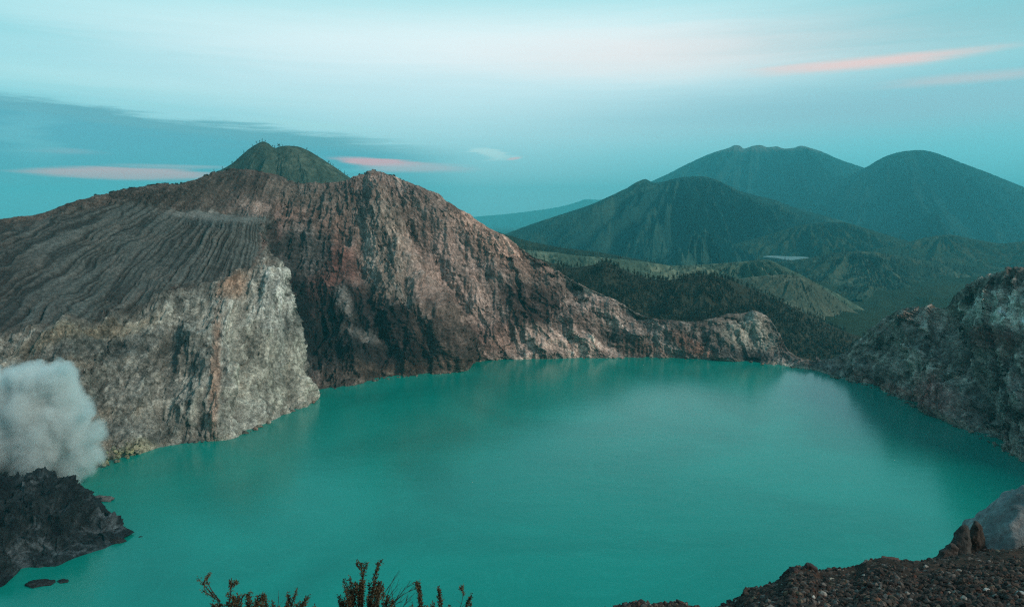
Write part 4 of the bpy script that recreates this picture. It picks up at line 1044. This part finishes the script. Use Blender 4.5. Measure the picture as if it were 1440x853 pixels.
# ------------------------------------------------------------------ haze
hx = 34000.
me = bpy.data.meshes.new('haze'); bm = bmesh.new(); bmesh.ops.create_cube(bm, size=2); bm.to_mesh(me); bm.free()
hz = bpy.data.objects.new('haze', me); COL.objects.link(hz)
zlo = min(float(GZ.min()), -340) - 60; zhi = 1420.
hz.scale = (hx, hx, (zhi - zlo) / 2); hz.location = (0, 0, (zhi + zlo) / 2)
mh = bpy.data.materials.new('haze_air'); mh.use_nodes = True; t = mh.node_tree; t.nodes.clear()
o_ = t.nodes.new('ShaderNodeOutputMaterial'); pv = t.nodes.new('ShaderNodeVolumePrincipled'); t.links.new(pv.outputs[0], o_.inputs['Volume'])
pv.inputs['Color'].default_value = (.17, .91, 1.0, 1); pv.inputs['Density'].default_value = 5.6e-5; pv.inputs['Anisotropy'].default_value = 0
me.materials.append(mh); tag(hz, 'thin blue haze filling the air over the valley', kind='stuff')

# ------------------------------------------------------------------ sun and sky
SUN_EL, SUN_AZ = 36., 114.        # azimuth clockwise from +Y (view direction) towards +X
sd = bpy.data.lights.new('sun', 'SUN'); sd.energy = 1.9; sd.angle = R(12); sd.color = (1, .86, .76)
so = bpy.data.objects.new('sun', sd); COL.objects.link(so)
dx, dy, dz = math.sin(R(SUN_AZ)) * math.cos(R(SUN_EL)), math.cos(R(SUN_AZ)) * math.cos(R(SUN_EL)), math.sin(R(SUN_EL))
from mathutils import Vector
so.rotation_euler = Vector((dx, dy, dz)).to_track_quat('Z', 'Y').to_euler()

wd_ = bpy.data.worlds.new('World'); SC.world = wd_; wd_.use_nodes = True
t = wd_.node_tree; N, L = t.nodes, t.links; bg = N['Background']; bg.inputs['Strength'].default_value = .1
def lin(c): return tuple(((v / 255) / 12.92 if v / 255 <= .04045 else ((v / 255 + .055) / 1.055) ** 2.4) for v in c)
tc = N.new('ShaderNodeTexCoord'); sx = N.new('ShaderNodeSeparateXYZ'); L.new(tc.outputs['Generated'], sx.inputs[0])
AZN = mth('MULTIPLY', mth('ARCTAN2', sx.outputs[0], sx.outputs[1]), 57.2958)
ELN = mth('MULTIPLY', mth('ARCSINE', sx.outputs[2]), 57.2958)
def azel(px, py):
    x, y, z = ray(px, py); return math.degrees(math.atan2(x, y)), math.degrees(math.asin(z / math.sqrt(x * x + y * y + z * z)))
cmb = N.new('ShaderNodeCombineXYZ'); L.new(mth('MULTIPLY', AZN, .02), cmb.inputs[0]); L.new(mth('MULTIPLY', ELN, .28), cmb.inputs[1])
def nz(scale, det, off=0, dist=0):
    n_ = N.new('ShaderNodeTexNoise'); n_.inputs['Scale'].default_value = scale; n_.inputs['Detail'].default_value = det; n_.inputs['Roughness'].default_value = .6; n_.inputs['Distortion'].default_value = dist
    mp = N.new('ShaderNodeMapping'); mp.inputs['Location'].default_value = (off, off * .7, 0); L.new(cmb.outputs[0], mp.inputs[0]); L.new(mp.outputs[0], n_.inputs['Vector'])
    return mth('SUBTRACT', n_.outputs['Fac'], .5)
NA, NB, NC_ = nz(1.3, 5, 3), nz(3.5, 6, 8, .4), nz(9, 6, 14, .3)
AZW = mth('ADD', AZN, mth('MULTIPLY', NB, 10)); ELW = mth('ADD', ELN, mth('ADD', mth('MULTIPLY', NA, 1.4), mth('MULTIPLY', NC_, .15)))
def ramp(fac, stops):
    r_ = N.new('ShaderNodeValToRGB'); e = r_.color_ramp.elements; L.new(fac, r_.inputs[0])
    while len(e) > 1: e.remove(e[0])
    e[0].position = stops[0][0]; e[0].color = (*lin(stops[0][1]), 1)
    for p_, c in stops[1:]:
        q = e.new(p_); q.color = (*lin(c), 1)
    return r_.outputs[0]
def sm(x, a, b):
    m_ = N.new('ShaderNodeMapRange'); m_.interpolation_type = 'SMOOTHSTEP'; L.new(x, m_.inputs[0]); m_.inputs[1].default_value = a; m_.inputs[2].default_value = b; return m_.outputs[0]
def mix(f_, a, c, k=1.0):
    m_ = N.new('ShaderNodeMix'); m_.data_type = 'RGBA'
    f2 = mth('MULTIPLY', f_, k); L.new(f2, m_.inputs[0]); L.new(a, m_.inputs[6])
    if isinstance(c, tuple): m_.inputs[7].default_value = (*lin(c), 1)
    else: L.new(c, m_.inputs[7])
    return m_.outputs[2]
def ell(px, py, rx, ry, soft=.5, warp=1.0, tilt=0.0):
    a0, e0 = azel(px, py); rx, ry = rx * .055, ry * .055
    da = mth('SUBTRACT', AZW if warp else AZN, a0); de = mth('SUBTRACT', mth('ADD', ELN, mth('ADD', mth('MULTIPLY', NB, warp * ry * 1.6), mth('MULTIPLY', NC_, warp * ry * 2.2))), e0)
    de = mth('SUBTRACT', de, mth('MULTIPLY', da, tilt))
    d = mth('SQRT', mth('ADD', mth('POWER', mth('DIVIDE', da, rx), 2), mth('POWER', mth('DIVIDE', de, ry), 2)))
    return sm(d, 1 + soft, 1 - soft)
e01 = mth('DIVIDE', mth('ADD', ELW, 10), 100)     # el -10..90 -> 0..1
C0 = ramp(e01, [(0, (95,165,175)), (.095, (146,206,212)), (.12, (142,206,212)), (.15, (134,202,210)), (.18, (140,206,214)), (.21, (158,214,220)), (.24, (172,220,224)), (.27, (164,217,222)), (.30, (146,210,217)), (.33, (122,198,207)), (.37, (98,180,192)), (.5, (78,155,174)), (.7, (58,128,150)), (1, (45,105,130))])
C1 = mix(ell(150, 62, 330, 14, .9, .2, -.05), C0, (122,202,210), .6)
C1 = mix(ell(120, 112, 420, 14, .9, .2, -.03), C1, (184,226,226), .6)
C1 = mix(ell(560, 30, 330, 40, .9, .15), C1, (190,228,230), .5)
C1 = mix(ell(780, 82, 470, 46, .95, .15), C1, (246,246,246), .95)
C1 = mix(ell(690, 150, 420, 60, .9, .15), C1, (206,230,236), .75)
C1 = mix(ell(700, 260, 230, 55, .95, .15), C1, (172,212,222), .65)
C1 = mix(ell(1010, 72, 260, 26, .95, .2), C1, (240,226,224), .7)
C1 = mix(ell(1260, 150, 330, 34, .9, .2), C1, (146,184,196), .8)
C1 = mix(ell(1440, 10, 260, 55, .9, .2), C1, (104,178,186), .7)
C1 = mix(ell(1300, 225, 330, 34, .9, .2), C1, (112,198,210), .6)
a0_, e0_ = azel(0, 131); a1_, e1_ = azel(600, 200); ks = (e0_ - e1_) / (a1_ - a0_)
lvl = mth('SUBTRACT', mth('ADD', ELN, mth('ADD', mth('MULTIPLY', AZN, ks), mth('ADD', mth('MULTIPLY', NB, 2.6), mth('MULTIPLY', NC_, 1.2)))), e0_ + ks * a0_)
bank = mth('MULTIPLY', sm(lvl, .18, -.55), sm(AZN, -2, -15))
C1 = mix(bank, C1, (100,154,168), .95)
C1 = mix(mth('MULTIPLY', bank, sm(lvl, -.4, -1.8)), C1, (84,154,174), .95)
C1 = mix(mth('MULTIPLY', bank, sm(ELN, 3.4, .6)), C1, (140,190,196), .85)
C1 = mix(ell(200, 147, 55, 2.6, .7, .5), C1, (165,215,220), .7)
C1 = mix(ell(440, 176, 75, 4, .7, .5, -.04), C1, (180,222,224), .6)
C1 = mix(ell(178, 244, 106, 7.5, .35, .35), C1, (252,168,170), .95)
C1 = mix(ell(240, 234, 62, 2.2, .8, .6), C1, (205,180,188), .6)
C1 = mix(ell(85, 212, 32, 3, .8), C1, (170,165,180), .45)
C1 = mix(ell(520, 228, 62, 4.6, .4, .4, -.05), C1, (255,160,168), .95)
C1 = mix(ell(590, 236, 60, 6, .6, .5), C1, (222,188,196), .75)
C1 = mix(ell(500, 240, 34, 2.2, .4, .3), C1, (100,185,200), .7)
C1 = mix(ell(1225, 88, 100, 6.5, .8, .5, .02), C1, (246,200,192), .85)
C1 = mix(ell(1160, 92, 60, 3, .8, .5, .0), C1, (240,205,200), .6)
C1 = mix(ell(1370, 109, 75, 5, .9, .5), C1, (216,190,190), .5)
C1 = mix(ell(680, 216, 17, 8, .4, .5), C1, (208,234,234), .8)
C1 = mix(ell(690, 222, 26, 4, .5, .5), C1, (200,228,230), .6)
C1 = mix(ell(710, 223, 10, 2, .5, .3), C1, (238,190,192), .8)
C1 = mix(ell(32, 192, 30, 26, .7, .4), C1, (120,182,194), .5)
st = mth('MULTIPLY', mth('ADD', mth('MULTIPLY', NC_, .4), NB), .05)
vs = N.new('ShaderNodeVectorMath'); vs.operation = 'SCALE'; L.new(C1, vs.inputs[0]); L.new(mth('ADD', st, 1), vs.inputs['Scale'])
# unseen warm-grey sky glow added behind the viewer to light facing rock
bk_ = sm(mth('ABSOLUTE', AZN), 70, 130)
C2 = mix(mth('MULTIPLY', bk_, sm(ELN, 75, 25)), vs.outputs[0], (140,132,134), .85)
ten = N.new('ShaderNodeVectorMath'); ten.operation = 'SCALE'; L.new(C2, ten.inputs[0]); ten.inputs['Scale'].default_value = 9.1
sky = N.new('ShaderNodeTexSky'); sky.sky_type = 'NISHITA'; sky.sun_disc = False; sky.sun_elevation = R(SUN_EL); sky.sun_rotation = R(SUN_AZ)
fin_ = N.new('ShaderNodeMix'); fin_.data_type = 'RGBA'; fin_.inputs[0].default_value = .92; L.new(sky.outputs[0], fin_.inputs[6]); L.new(ten.outputs[0], fin_.inputs[7])
L.new(fin_.outputs[2], bg.inputs['Color'])

# ------------------------------------------------------------------ camera and render settings
cd = bpy.data.cameras.new('camera'); cam = bpy.data.objects.new('camera', cd); COL.objects.link(cam)
cd.sensor_fit = 'HORIZONTAL'; cd.sensor_width = 36; cd.lens = 36 * F / 1440; cd.clip_start = .1; cd.clip_end = 200000
cam.location = (0, 0, H); cam.rotation_euler = (R(90) - PITCH, 0, 0); SC.camera = cam
SC.view_settings.view_transform = 'Standard'; SC.view_settings.look = 'None'; SC.view_settings.exposure = .5; SC.view_settings.gamma = 1
SC.render.engine = 'CYCLES'
cy = SC.cycles; cy.max_bounces = 4; cy.diffuse_bounces = 2; cy.glossy_bounces = 2; cy.volume_bounces = 5; cy.transparent_max_bounces = 4; cy.caustics_reflective = False; cy.caustics_refractive = False
cy.use_denoising = False; cy.filter_width = 1.25; cy.volume_step_rate = 1.0; cy.volume_max_steps = 256; cy.sample_clamp_indirect = 5
try: cy.denoiser = 'OPENIMAGEDENOISE'
except Exception: pass
